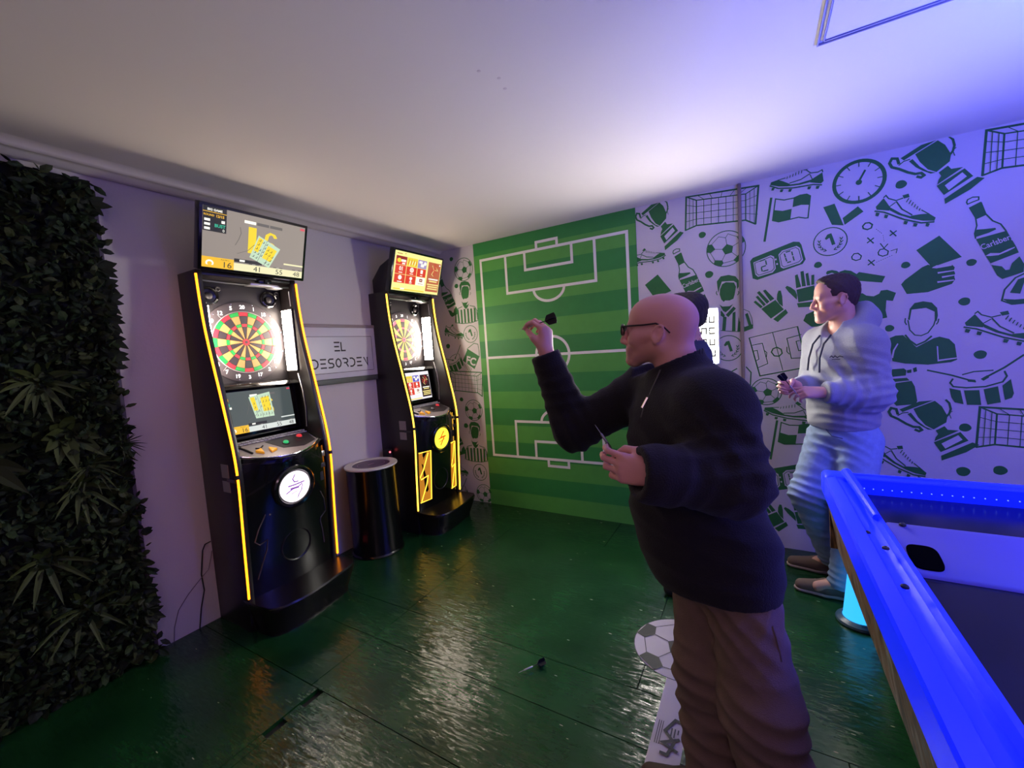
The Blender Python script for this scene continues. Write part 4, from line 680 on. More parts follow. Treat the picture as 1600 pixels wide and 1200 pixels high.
make_machine(1.197, 0, 'black dart machine with amber light strips, nearest the leafy wall, its screen showing 16', 'dartboard with green, red and tan segments')
make_machine(2.61, 1, 'black dart machine with lemon light strips and red game menu, beside the painted pitch wall', 'dartboard with yellow and brown segments')

# ------------------------------------------------------------------ sign between the machines
S = empty('wall_sign', (0, 2.246, 1.419), 'white framed sign reading EL DESORDEN on the wall between the dart machines', 'sign')
sw = mat('sign_white', srgb(212, 212, 216), .5); si = mat('sign_ink', srgb(24, 24, 26), .5)
MB().box((.002, -.366, 0), (.03, .366, .407)).build('mount', sw, S, bevel=.003)
MB().box((.03, -.323, .046), (.0325, .323, .334)).build('plate', mat('sign_plate', srgb(205, 206, 212), .35), S)
MB().box((.002, -.37, .407), (.036, .366, .432)).build('top_bar', mat('sign_bar_grey', srgb(150, 138, 134), .4), S, bevel=.003)
MB().box((.002, -.366, -.045), (.028, .366, -.002)).build('bottom_bar', mat('sign_bar_olive', srgb(84, 92, 84), .5), S, bevel=.003)
d = Draw(lambda u, w, l: (.0328+l, u, w)); d.stroke([(-.323, .046), (.323, .046), (.323, .334), (-.323, .334), (-.323, .046)], .0035); d.mb.build('outline', si, S, smooth=0)
GL = {'E': [[(0, 1), (1, 1)], [(0, .5), (.85, .5)], [(0, 0), (1, 0)]], 'L': [[(0, 1), (0, 0), (.8, 0)]], 'D': [[(0, 1), (.45, 1), (.85, .8), (.95, .5), (.85, .2), (.45, 0), (0, 0)]],
      'S': [[(.95, 1), (.3, 1), (.05, .85), (.05, .65), (.3, .5), (.7, .5), (.95, .35), (.95, .15), (.7, 0), (0, 0)]], 'O': [[(.5, 1), (.15, .85), (0, .5), (.15, .15), (.5, 0), (.85, .15), (1, .5), (.85, .85), (.5, 1)]],
      'R': [[(0, 1), (.6, 1), (.9, .85), (.9, .6), (.6, .48), (.2, .48)], [(.55, .48), (.95, 0)]], 'N': [[(.1, 1), (.85, .02), (.85, 1)]]}
def sign_word(word, yc, zc, h, w, gap):
    n = len(word); x = yc-(n*w+(n-1)*gap)/2
    for ch in word:
        d = Draw(lambda u, l_, q: (.0330+q, u, l_))
        for st in GL[ch]: d.stroke([(x+p[0]*w, zc+(p[1]-.5)*h) for p in st], .0118)
        d.mb.build('letter', si, S, smooth=0); x += w+gap
sign_word('EL', 0, .254, .066, .047, .016); sign_word('DESORDEN', .003, .123, .066, .048, .0205)

# ------------------------------------------------------------------ round black bin table
B = empty('barrel_table', (.222, 2.283, 0), 'round black drum table with white rim between the two dart machines', 'table')
MB().lathe([(.204, 0), (.206, .008), (.2, .014), (.196, .02), (.196, .69), (.2, .698), (.2, .7)], (0, 0, 0), n=48).build('drum', mat('drum_black', srgb(16, 13, 13), .22), B)
MB().lathe([(.13, .7), (.204, .7), (.207, .706), (.204, .713), (.15, .714), (.146, .706), (.001, .706)], (0, 0, 0), n=48, closed=False).build('rim', mat('rim_white', srgb(214, 208, 198), .35), B)
tp = MB().lathe([(.145, .705), (.145, .7085), (.001, .7085)], (0, 0, 0), n=48, closed=False).build('top_inlay', mat('inlay_violet', srgb(70, 44, 66), .3), B)
d = Draw(lambda u, w, l: (-w*.9, u, .709+l)); d.rect(-.03, -.008, .03, .008); d.ring((0, 0), .11, .004); d.mb.build('print', mat('print_pink', srgb(190, 150, 170), .5), tp, smooth=0)

# ------------------------------------------------------------------ planted wall panel
PW = empty('plant_wall_panel', (0, -.65, 0), 'dark green artificial leaf panel covering the left wall', 'plant panel')
y_e = 1.505
MB().box((.002, -1.53, .01), (.035, y_e, 2.545)).build('backing', mat('plant_backing', srgb(18, 26, 16), .9), PW)
MB().box((.002, y_e, .01), (.028, y_e+.018, 2.50)).build('edge_strip', mat('plant_edge', srgb(80, 70, 92), .6), PW)
def leaf_mesh(n, seed, lo, hi, size, curl, mats, name, thick):
    r = np.random.default_rng(seed); mb = MB()
    for i in range(n):
        y = r.uniform(lo[0], hi[0]); z = r.uniform(lo[1], hi[1]); x = .03+thick*r.random()**.8
        if y > y_e-.03 and math.sin(z*9+2)+math.sin(z*23) < .2 and y > y_e-.005: y = y_e-.03
        dr = Vector((r.uniform(.2, 1), r.normal(0, .8), r.normal(-.1, .8))).normalized(); L = size*r.uniform(.6, 1.35); w = L*r.uniform(.22, .36)
        sd = dr.cross(Vector((r.normal(), r.normal(), r.normal()))).normalized(); nn = dr.cross(sd); p = Vector((x, y, z))
        P = [p, p+dr*L*.35+sd*w-nn*curl*L, p+dr*L*.45, p+dr*L*.35-sd*w-nn*curl*L, p+dr*L*.75+sd*w*.75-nn*curl*L*1.5, p+dr*L-nn*L*.25, p+dr*L*.75-sd*w*.75-nn*curl*L*1.5]
        P = [(max(q.x, .012), q.y, min(max(q.z, .004), 2.56)) for q in P]
        mb.add(P, [(0, 1, 2), (0, 2, 3), (2, 1, 4), (2, 4, 5), (2, 5, 6), (2, 6, 3)], i % len(mats))
    o = mb.build(name, mats, PW, smooth=0); return o
lm = [mat('leaf_a', srgb(19, 42, 14), .75), mat('leaf_b', srgb(28, 50, 12), .75), mat('leaf_c', srgb(13, 27, 13), .75), mat('leaf_d', srgb(42, 52, 16), .7)]
tag(leaf_mesh(15000, 3, (-.45, .03), (y_e+.012, 2.54), .05, .12, lm, 'foliage', .05), kind='stuff')
tag(leaf_mesh(2500, 4, (-1.5, .03), (-.45, 2.54), .07, .12, lm, 'foliage', .05), kind='stuff')
def spray(y, z, n, L, w, m_, droop=.35, wide=PI*2, a0=0):
    mb = MB()
    for i in range(n):
        a = a0+wide*i/n+random.uniform(-.15, .15); l = L*random.uniform(.75, 1.15); out = random.uniform(.35, .8)
        dr = Vector((out, math.cos(a), math.sin(a))).normalized(); sd = dr.cross(Vector((1, 0, 0))).normalized(); P = []; F = []
        for k in range(6):
            t = k/5; q = Vector((.06, y, z))+dr*l*t-Vector((0, 0, droop*l*t*t)); ww = w*math.sin(PI*min(1, .12+t*.86))
            P += [q+sd*ww, q-Vector((.25*ww, 0, .2*ww)), q-sd*ww]
        for k in range(5):
            for j in range(2): F.append((k*3+j, k*3+j+1, k*3+j+4, k*3+j+3))
        P = [(max(p[0], .012), min(p[1], y_e+.12), min(max(p[2], .005), 2.55)) for p in P]
        mb.add(P, F)
    return mb.build('leaf_spray', m_, PW, smooth=0)
fern = mat('fern_green', srgb(52, 64, 18), .65)
for y, z, n, L, w in ((1.22, 1.55, 14, .17, .012), (1.28, 1.29, 9, .15, .028), (1.0, 1.22, 8, .2, .03), (.95, 1.85, 12, .18, .014), (1.3, 1.02, 12, .16, .010), (1.15, .72, 9, .18, .012), (1.05, 2.2, 9, .16, .02), (.7, 1.5, 10, .2, .02), (1.25, .42, 10, .2, .010), (.8, .9, 10, .18, .02), (.55, 2.0, 10, .2, .015), (1.35, 1.12, 16, .13, .005)):
    spray(y, z, n, L, w, fern if n > 8 else lm[3])
lm2 = mat('edge_leaf_green', srgb(34, 46, 26), .65)
for z, n in ((2.10, 6), (2.02, 6), (1.94, 6), (1.66, 5), (1.75, 4), (.33, 5), (.26, 6), (.40, 5), (2.42, 4), (1.85, 5)):
    spray(y_e-.025, z, n, .085, .020, lm2, .1, PI*.9, -PI*.45)
spray(y_e-.02, 1.20, 18, .09, .003, lm2, .1, PI*1.2, -PI*.6)

# ------------------------------------------------------------------ cables by the first machine
cb = MB().tube([(.012, 1.19, .50), (.010, 1.16, .495), (.008, 1.144, .462), (.006, 1.123, .32), (.006, 1.128, .219), (.006, 1.101, .119), (.008, 1.08, .004)], .0035, 6).build('power_cable', rubber)
tag(cb, 'thin black cable hanging down the pale wall beside the amber dart machine', 'cable')
cb = MB().tube([(.012, 1.19, .44), (.009, 1.183, .40), (.014, 1.16, .335), (.016, 1.114, .302), (.006, 1.044, .234), (.006, .99, .17), (.006, .96, .08), (.008, .95, .004)], .0022, 6).build('signal_cable', mat('cable_grey', srgb(120, 112, 120), .5))
tag(cb, 'thin grey cable slanting across the pale wall toward the leaf panel', 'cable')
PA = empty('power_adapter', (.1, 2.585, .70), 'small power adapter with a red light on the side of the farther dart machine', 'adapter')
MB().box((-.05, -.02, -.03), (.03, .022, .05)).build('case', rubber, PA, bevel=.005)
MB().sphere((.035, -.012, .03), .008, 10).build('indicator_light', glow('indicator_red', (1, .08, .1), 6), PA)
MB().tube([(.03, 0, -.02), (.06, -.01, -.06), (.02, -.02, -.12), (-.03, -.02, -.3), (-.04, -.02, -.62)], .004, 6).build('lead', rubber, PA)
AP = empty('power_strip', (.20, 1.86, 0), 'black power strip with small red lights on the floor by the drum table', 'power strip')
MB().box((-.12, -.03, 0), (.10, .03, .05)).build('strip_body', rubber, AP, bevel=.006)
for i, (x, z) in enumerate(((.10, .045), (.06, .055), (.02, .055))): MB().sphere((x, .01*i, z), .007, 8).build('indicator_light', glow('indicator_red', (1, .08, .1), 6), AP)
MB().tube([(-.1, 0, .04), (-.12, .02, .14), (-.05, .015, .2), (.04, 0, .16), (.07, .01, .08), (.05, .02, .05)], .006, 6).build('cable_loop', mat('cable_red', srgb(96, 26, 24), .35), AP)

# ------------------------------------------------------------------ letter light box on the back wall
LB = empty('letter_light_box', (2.5, D, 1.35), 'bright white letter light box on the wall behind the dark-haired man', 'light box')
MB().box((-.21, -.075, 0), (.205, -.002, .415)).build('case', mat('box_white', srgb(225, 222, 215), .5), LB, bevel=.004)
MB().box((-.2, -.0775, .01), (.195, -.0755, .405)).build('light_panel', glow('box_light', (1, .95, .86), 145), LB)
bx = mat('letter_grey', srgb(40, 38, 34), .6)
for r in range(4):
    for c in range(7):
        d = Draw(lambda u, w, l: (u, -.078-l, w)); x = -.168+c*.0545; z = .33-r*.082; a, h = .017, .02
        P = random.choice([[(-a, h), (a, h), (a, -h), (-a, -h)], [(-a, h), (-a, -h), (a, -h), (a, h)], [(-a, -h), (-a, h), (a, h), (a, -h)], [(a, h), (-a, h), (-a, -h), (a, -h)]])
        cd_ = MB().box((x-.022, -.0795, z-.03), (x+.022, -.0777, z+.03)).build('letter_card', glow('card_light', (1, .97, .86), 2.2), LB)
        d = Draw(lambda u, w, l: (u, -.0797-l, w)); d.stroke([(x+p[0], z+p[1]) for p in P], .0085); d.mb.build('letter', bx, cd_, smooth=0)
# conduit running up the wall
struct('trim_4', MB().box((2.838, D-.022, 0), (2.862, D-.001, H)), mat('conduit_grey', srgb(128, 116, 108), .45, .2), bevel=.006)

# ------------------------------------------------------------------ floor markings
FM = mat('marking_white', srgb(188, 178, 176), .5); FK = mat('marking_black', srgb(28, 26, 28), .5)
fd = Draw(lambda u, w, l: (u, w, .0006+l)); fd.step = .0002
fd.rect(2.556, -.1, 2.672, 1.90, 0)
bc, br = (2.585, 2.11), .225
fd.disc(bc, br+.004, 1, 40).disc(bc, br, 0, 40)
pent = lambda c, r, a: [(c[0]+r*math.cos(a+2*PI*i/5), c[1]+r*math.sin(a+2*PI*i/5)) for i in range(5)]
fd.poly(pent(bc, .07, .3), 1)
for i in range(5):
    a = .3+2*PI*i/5; p0 = (bc[0]+.07*math.cos(a), bc[1]+.07*math.sin(a)); p1 = (bc[0]+.145*math.cos(a), bc[1]+.145*math.sin(a)); fd.stroke([p0, p1], .004, 1)
    q = [(bc[0]+.18*math.cos(a+t), bc[1]+.18*math.sin(a+t)) for t in (-.32, .32)]
    fd.stroke([q[0], p1, q[1]], .004, 1); fd.poly([p1, q[1], (bc[0]+br*math.cos(a+.24), bc[1]+br*math.sin(a+.24)), (bc[0]+br*math.cos(a-.24), bc[1]+br*math.sin(a-.24)), q[0]], 1)
    b2 = a+2*PI/5; fd.stroke([q[1], (bc[0]+.18*math.cos(b2-.32), bc[1]+.18*math.sin(b2-.32))], .004, 1)
# maker's mark on the strip: a slanting double stroke with small print
fd.stroke([(2.655, 1.66), (2.63, 1.665), (2.60, 1.60), (2.64, 1.56), (2.625, 1.50), (2.60, 1.50)], .012, 1); fd.stroke([(2.655, 1.58), (2.60, 1.545), (2.655, 1.525)], .012, 1)
for i in range(3): fd.stroke([(2.572+.008*i, 1.64), (2.572+.008*i, 1.53)], .0025, 1)
for i in range(3): fd.stroke([(2.648-.012*i, 1.62), (2.648-.012*i, 1.60-.02*i)], .005, 1)
fd.mb.build('throw_line_marking', [FM, FK], fl, smooth=0)

# ------------------------------------------------------------------ games table
T = empty('games_table', (3.86, 1.6, 0), 'long games table with glowing blue rails and rustic print sides', 'games table')
tx, ty = 3.86, 1.6
ax0, ax1, ay0, ay1 = 3.23-tx, 4.49-tx, .35-ty, 2.75-ty
railm = mat('rail_blue_plastic', srgb(40, 60, 215), .25, emit=(.0, .008, 1), es=.8)
rp = [(0, .69), (0, .782), (.006, .793), (.046, .8), (.05, .792), (.058, .792), (.104, .772), (.112, .797), (.124, .8), (.127, .794), (.127, .69)]
MB().prism(rp, lambda u, w, t: (ax0+u, t, w), ay0+.1, ay1-.03).build('rail', railm, T, smooth=25)
MB().prism(rp, lambda u, w, t: (ax1-u, t, w), ay0+.1, ay1-.03).build('rail', railm, T, smooth=25)
MB().prism(rp, lambda u, w, t: (t, ay1-u, w), ax0+.03, ax1-.03).build('rail', railm, T, smooth=25)
MB().prism(rp, lambda u, w, t: (t, ay0+u, w), ax0+.03, ax1-.03).build('rail', railm, T, smooth=25)
for sx in (0, 1):
    for sy in (0, 1):
        cx_, cy_ = (ax1-.0655 if sx else ax0+.0655), (ay1-.0655 if sy else ay0+.0655)
        MB().box((cx_-.068, cy_-.068, .688), (cx_+.068, cy_+.068, .802)).build('corner_cap', railm, T, bevel=.022, seg=3)
# tube along the inner lip at the far corner
MB().tube([(ax0+.10, ay1-.05, .806), (ax0+.105, ay1-.3, .803), (ax0+.108, ay1-.66, .80)], [.022, .02, .014], 10).build('rail_tube', railm, T)
for i in range(26):
    MB().lathe([(.0025, 0), (.002, -.003)], (ax0+.16+i*.035, ay1-.128, .752), (0, 1, 0), 6).build('led_dot', glow('led_dot_blue', (.12, .2, 1), 2.5), T)
pf = mat('playfield_dark', srgb(9, 11, 26), .22, noise=(6, .8))
MB().box((ax0+.12, ay0+.12, .68), (ax1-.12, ay1-.12, .722)).build('playfield', pf, T)
dd = Draw(lambda u, w, l: (u, w, .7225+l)); wv = mat('reflected_wave_blue', srgb(40, 50, 92), .3)  # bluish wave reflections of the glossy top, painted on as strokes
for i in range(9):
    y = .55+.06*i; dd.stroke([(-.42+.06*i+.05*j, y-.28+.012*math.sin(j*1.3+i)) for j in range(9)], .006+.004*random.random(), 0)
dd.mb.build('playfield_reflections', wv, T, smooth=0)
def apron_mat():
    m = bpy.data.materials.new('rustic_print'); m.use_nodes = True; nt = m.node_tree; N = nt.nodes; L = nt.links; b = N['Principled BSDF']
    tc = N.new('ShaderNodeTexCoord'); mp = N.new('ShaderNodeMapping'); mp.inputs['Scale'].default_value = (3, 3, 1.2); L.new(tc.outputs['Object'], mp.inputs[0])
    n = N.new('ShaderNodeTexNoise'); n.inputs['Scale'].default_value = 5; n.inputs['Detail'].default_value = 9; n.inputs['Distortion'].default_value = 1.2; L.new(mp.outputs[0], n.inputs['Vector'])
    r = N.new('ShaderNodeValToRGB'); e = r.color_ramp.elements; e[0].position = .36; e[0].color = (*srgb(36, 28, 22), 1); e[1].position = .66; e[1].color = (*srgb(186, 164, 144), 1)
    q = e.new(.5); q.color = (*srgb(146, 102, 56), 1); q = e.new(.58); q.color = (*srgb(120, 114, 104), 1)
    L.new(n.outputs['Fac'], r.inputs[0]); L.new(r.outputs[0], b.inputs['Base Color']); b.inputs['Roughness'].default_value = .45
    return m
apm = apron_mat()
MB().prism([(.012, .70), (.06, .40), (.085, .40), (.04, .70)], lambda u, w, t: (ax0+u, t, w), ay0+.05, ay1-.03).build('apron', apm, T, smooth=0)
MB().prism([(.012, .70), (.06, .40), (.085, .40), (.04, .70)], lambda u, w, t: (ax1-u, t, w), ay0+.05, ay1-.03).build('apron', apm, T, smooth=0)
MB().prism([(.012, .70), (.06, .40), (.085, .40), (.04, .70)], lambda u, w, t: (t, ay1-u, w), ax0+.03, ax1-.03).build('apron', apm, T, smooth=0)
MB().prism([(.012, .70), (.06, .40), (.085, .40), (.04, .70)], lambda u, w, t: (t, ay0+u, w), ax0+.03, ax1-.03).build('apron', apm, T, smooth=0)
MB().box((ax0+.09, ay0+.12, .405), (ax1-.09, ay1-.09, .42)).build('underside', rubber, T)
for sx in (-1, 1):
    for yy in (ay0+.25, ay1-.42):
        MB().box((sx*.36-.09, yy-.09, 0), (sx*.36+.09, yy+.09, .41)).build('leg', mat('leg_black', srgb(20, 18, 20), .4), T, bevel=.01)
# sloping cross bar with the puck slot
xb_ = mat('cross_bar_lilac', srgb(92, 86, 150), .3)
prf_ = [(2.06, .722), (2.06, .792), (2.045, .804), (2.02, .80), (1.80, .735), (1.785, .722)]
cb_ = MB().prism([(y-ty, z) for y, z in prf_], lambda u, w, t: (t, u, w), ax0+.125, ax1-.125).build('cross_bar', xb_, T, bevel=.006)
zf = lambda y: .735+(y-1.80)/.22*.065
P = [(3.421+.042*(1 if math.cos(a) > 0 else -1)*abs(math.cos(a))**.55, 1.868+.056*(1 if math.sin(a) > 0 else -1)*abs(math.sin(a))**.55) for a in np.linspace(0, 2*PI, 29)[:-1]]
MB().prism([(x-tx, y-ty) for x, y in P], lambda u, w, t: (u, w, zf(w+ty)+t), .001, .006).build('puck_slot', mat('slot_black', (.002, .002, .002), .95, ior=1.01), cb_, smooth=0)
for x, y in ((3.282, 1.94), (3.30, 1.56), (3.31, 1.82), (3.275, 2.67), (3.40, 2.03)):
    MB().lathe([(.011, 0), (.010, .006), (.006, .009), (.002, .006)], (x-tx, y-ty, .790 if x < 3.39 else .803), n=10).build('bolt', rubber, T)

# ------------------------------------------------------------------ cone lamp on the floor under the table corner
CL = empty('cone_floor_lamp', (3.385, 2.70, 0), 'cone floor lamp glowing light blue under the far table corner', 'lamp')
MB().lathe([(.1, 0), (.104, .008), (.1, .018), (.08, .03)], (0, 0, 0), n=36).build('base', mat('lamp_base', srgb(60, 90, 110), .35), CL)
MB().lathe([(.074, .028), (.07, .035), (.045, .33), (.03, .36), (.005, .365)], (0, 0, 0), n=32).build('shade', glow('cone_light', (.03, .42, 1), 1.5), CL)

# ------------------------------------------------------------------ darts
def make_dart(name, tip, tail, label, flight_col=(10, 10, 12), group=None, L=None):
    tip, tail = Vector(tip), Vector(tail); ax = (tail-tip); ln = ax.length; ax.normalize()
    D_ = empty(name, tuple(tip), label, 'dart', group)
    bl = mat('dart_black', srgb(18, 18, 20), .35)
    MB().lathe([(.0004, 0), (.0011, .01), (.0012, ln*.2)], (0, 0, 0), ax, 8).build('point', steel, D_)
    MB().lathe([(.0015, ln*.19), (.0036, ln*.22), (.0037, ln*.5), (.002, ln*.53)], (0, 0, 0), ax, 10).build('barrel', steel, D_)
    MB().lathe([(.0021, ln*.52), (.0019, ln*.88)], (0, 0, 0), ax, 8).build('shaft', bl, D_)
    e = Vector((0, 0, 1)) if abs(ax.z) < .8 else Vector((1, 0, 0)); u = ax.cross(e).normalized(); w = ax.cross(u)
    fm = mat('flight_%d_%d_%d' % flight_col, srgb(*flight_col), .5)
    for q in (u, w):
        nn = ax.cross(q)
        MB().prism([(ln*.70, 0), (ln*.78, .019), (ln*.98, .021), (ln, .012), (ln, -.012), (ln*.98, -.021), (ln*.78, -.019)], lambda a, b_, t: ax*a+q*b_+nn*t, -.0004, .0004).build('flight', fm, D_, smooth=0)
    return D_
make_dart('dart', (1.930, 1.60, .013), (2.015, 1.715, .021), 'small dart with black flight lying on the green floor')

# ------------------------------------------------------------------ people: smooth solid modelling on a grid
def nrm(v): v = np.asarray(v, float); return v/np.linalg.norm(v)
class Field:
    """distance field; shapes are blended in, then skinned into one continuous surface"""
    def __init__(s, lo, hi, h):
        s.lo = np.array(lo, float); s.h = h; s.n = np.ceil((np.array(hi)-s.lo)/h).astype(int)+1
        s.v = np.full(tuple(s.n), .5, np.float32); s.frame()
    def frame(s, o=(0, 0, 0), B=None, sc=(1, 1, 1)):
        s.o = np.array(o, float); s.B = np.eye(3) if B is None else np.array(B, float).T; s.sc = np.array(sc, float); s.ms = float(np.mean(sc))
    def T(s, p): return s.o+s.B@(np.array(p, float)*s.sc)
    def put(s, fn, lo, hi, k, op):
        m = k+3*s.h
        a = np.clip(np.floor((np.array(lo)-m-s.lo)/s.h).astype(int), 0, s.n); b = np.clip(np.ceil((np.array(hi)+m-s.lo)/s.h).astype(int)+1, 0, s.n)
        if (b <= a).any(): return
        X = [(s.lo[i]+s.h*np.arange(a[i], b[i])).astype(np.float32) for i in range(3)]
        P = (X[0][:, None, None], X[1][None, :, None], X[2][None, None, :])
        d = fn(P).astype(np.float32); sl = tuple(slice(a[i], b[i]) for i in range(3)); v = s.v[sl]
        if op == 'sub': d = -d; hh = np.clip(.5-.5*(v-d)/k, 0, 1); s.v[sl] = v*(1-hh)+d*hh+k*hh*(1-hh)
        else: hh = np.clip(.5+.5*(v-d)/k, 0, 1); s.v[sl] = v*(1-hh)+d*hh-k*hh*(1-hh)
    def cone(s, a, b, ra, rb, k=.015, op='add', flat=None):
        """flat=(axis, factor): thickness along that axis is factor x radius"""
        a, b = s.T(a), s.T(b); ra *= s.ms; rb *= s.ms; ba = b-a; l2 = max(1e-9, ba@ba); R = max(ra, rb)
        if flat is not None: fa = nrm(s.B@np.array(flat[0], float)); ff = 1/flat[1]-1
        def fn(P):
            p = [P[i]-a[i] for i in range(3)]; t = np.clip((p[0]*ba[0]+p[1]*ba[1]+p[2]*ba[2])/l2, 0, 1)
            q = [p[i]-t*ba[i] for i in range(3)]
            if flat is not None:
                c = (q[0]*fa[0]+q[1]*fa[1]+q[2]*fa[2])*ff; q = [q[i]+c*fa[i] for i in range(3)]
            return np.sqrt(q[0]**2+q[1]**2+q[2]**2)-(ra+(rb-ra)*t)
        s.put(fn, np.minimum(a, b)-R*1.3, np.maximum(a, b)+R*1.3, k*s.ms, op)
    def chain(s, pts, rs, k=.015, flat=None):
        for i in range(len(pts)-1): s.cone(pts[i], pts[i+1], rs[i], rs[i+1], k, 'add', flat)
    def ell(s, c, r, k=.015, op='add', B=None):
        c = s.T(c); Bm = s.B if B is None else np.array(B, float).T; r = np.array(r, float)*s.sc
        def fn(P):
            p = [P[i]-c[i] for i in range(3)]; q = [p[0]*Bm[0, j]+p[1]*Bm[1, j]+p[2]*Bm[2, j] for j in range(3)]
            k0 = np.sqrt(sum((q[j]/r[j])**2 for j in range(3))); k1 = np.sqrt(sum((q[j]/r[j]**2)**2 for j in range(3)))
            return k0*(k0-1)/np.maximum(k1, 1e-4)
        e = np.sqrt(((Bm*r)**2).sum(1)); s.put(fn, c-e, c+e, k*s.ms, op)
    def cut(s, p, n, k=.004):
        """remove what lies on the side the normal points to"""
        p = s.T(p); n = nrm(s.B@np.array(n, float)); X = [(s.lo[i]+s.h*np.arange(s.n[i])).astype(np.float32) for i in range(3)]
        d = (X[0]-p[0])[:, None, None]*n[0]+(X[1]-p[1])[None, :, None]*n[1]+(X[2]-p[2])[None, None, :]*n[2]
        np.maximum(s.v, d, out=s.v)
    def cut_local(s, p, n, R):
        p = s.T(p); n = nrm(s.B@np.array(n, float))
        def fn(P): return np.maximum(np.sqrt(sum((P[i]-p[i])**2 for i in range(3)))-R, -(sum((P[i]-p[i])*n[i] for i in range(3))))
        s.put(fn, p-R, p+R, .003, 'sub')
    def folds(s, lst):
        """lst of (centre, direction, wavelength, amplitude, reach): soft cloth folds"""
        ix = np.nonzero(np.abs(s.v) < .03); P = [s.lo[i]+s.h*ix[i] for i in range(3)]; d = np.zeros(len(ix[0]))
        for c, n, wl, am, R in lst:
            n = nrm(n); q = [P[i]-c[i] for i in range(3)]; r2 = q[0]**2+q[1]**2+q[2]**2
            ph = (q[0]*n[0]+q[1]*n[1]+q[2]*n[2])*2*PI/wl+1.3*np.sin(q[2]*17+q[0]*11)+1.1*np.sin(q[1]*19-q[2]*7)
            d += am*(1-np.abs(np.sin(ph*.5)))*np.exp(-r2/R**2)*1.6
        s.v[ix] -= d.astype(np.float32)
    def hit(s, p, d, back=.002):
        """first surface point from p along d, pulled back a little"""
        p = np.array(p, float); d = nrm(d); st = s.h*.25
        for i in range(4000):
            q = p+d*st*i; k = np.round((q-s.lo)/s.h).astype(int)
            if (k < 0).any() or (k >= s.n).any(): continue
            if s.v[tuple(k)] < 0: return q-d*back
        return p
    def skin(s, name, origin, mats, parent=None, tint=None, sm=1):
        v = s.v; S = v < 0; n = s.n; c = [n[i]-1 for i in range(3)]
        cnt = np.zeros(tuple(c), np.int8)
        for dx in (0, 1):
            for dy in (0, 1):
                for dz in (0, 1): cnt += S[dx:c[0]+dx, dy:c[1]+dy, dz:c[2]+dz]
        A = np.nonzero((cnt > 0) & (cnt < 8)); m = len(A[0]); idx = np.full(tuple(c), -1, np.int32); idx[A] = np.arange(m)
        acc = np.zeros((m, 3)); w = np.zeros(m)
        for ax in range(3):
            o1, o2 = [(1, 2), (0, 2), (0, 1)][ax]
            for p in (0, 1):
                for q in (0, 1):
                    a = [A[0].copy(), A[1].copy(), A[2].copy()]; a[o1] = a[o1]+p; a[o2] = a[o2]+q; b = [x.copy() for x in a]; b[ax] = b[ax]+1
                    va, vb = v[tuple(a)], v[tuple(b)]; mk = (va < 0) != (vb < 0); t = np.where(mk, va/np.where(va == vb, 1, va-vb), 0)
                    off = np.zeros((m, 3)); off[:, ax] = t; off[:, o1] = p; off[:, o2] = q
                    acc += off*mk[:, None]; w += mk
        V = s.lo+s.h*(np.stack(A, 1)+acc/np.maximum(w, 1)[:, None])
        F = []
        for ax in range(3):
            o1, o2 = [(1, 2), (2, 0), (0, 1)][ax]
            sl0 = [slice(None)]*3; sl1 = [slice(None)]*3; sl0[ax] = slice(0, -1); sl1[ax] = slice(1, None)
            for o in (o1, o2): sl0[o] = slice(1, -1); sl1[o] = slice(1, -1)
            s0, s1 = S[tuple(sl0)], S[tuple(sl1)]; e = np.nonzero(s0 != s1)
            if not len(e[0]): continue
            inside = s0[e]; b = [e[0].copy(), e[1].copy(), e[2].copy()]
            def cell(d1, d2):
                k_ = [x.copy() for x in b]; k_[o1] = k_[o1]+d1; k_[o2] = k_[o2]+d2; return idx[tuple(k_)]
            q = np.stack([cell(0, 0), cell(1, 0), cell(1, 1), cell(0, 1)], 1)
            q[~inside] = q[~inside][:, ::-1]; F.append(q)
        F = np.concatenate(F); F = F[(F >= 0).all(1)]
        for _ in range(sm):
            a = np.zeros_like(V); w = np.zeros(len(V))
            for i in range(4):
                x, y = F[:, i], F[:, (i+1) % 4]
                for k_ in range(3): a[:, k_] += np.bincount(x, V[y, k_], len(V))+np.bincount(y, V[x, k_], len(V))
                w += np.bincount(x, minlength=len(V))+np.bincount(y, minlength=len(V))
            V = V*.5+.5*a/np.maximum(w, 1)[:, None]
        me = bpy.data.meshes.new(name); me.vertices.add(len(V)); me.vertices.foreach_set('co', (V-np.array(origin)).astype(np.float32).ravel())
        me.loops.add(len(F)*4); me.loops.foreach_set('vertex_index', F.astype(np.int32).ravel()); me.polygons.add(len(F)); me.polygons.foreach_set('loop_start', np.arange(0, len(F)*4, 4, dtype=np.int32))
        me.update(calc_edges=True); me.validate()
        me.polygons.foreach_set('use_smooth', [True]*len(me.polygons))
        for q in (mats if isinstance(mats, (list, tuple)) else [mats]): me.materials.append(q)
        if tint is not None:
            at = me.attributes.new('tint', 'FLOAT_COLOR', 'POINT'); C = np.ones((len(V), 4), np.float32); C[:, :3] = tint(V); at.data.foreach_set('color', C.ravel())
        s.v = None
        return link(name, me, parent)
def tint_mat(name, rough, sss=0, bump=None, sheen=0):
    m = mat(name, (.5, .5, .5), rough, sss=sss, bump=bump, sheen=sheen); nt = m.node_tree
    a = nt.nodes.new('ShaderNodeAttribute'); a.attribute_name = 'tint'; nt.links.new(a.outputs['Color'], nt.nodes['Principled BSDF'].inputs['Base Color'])
    return m
skin_m = tint_mat('skin', .5, .08, (220, .06))

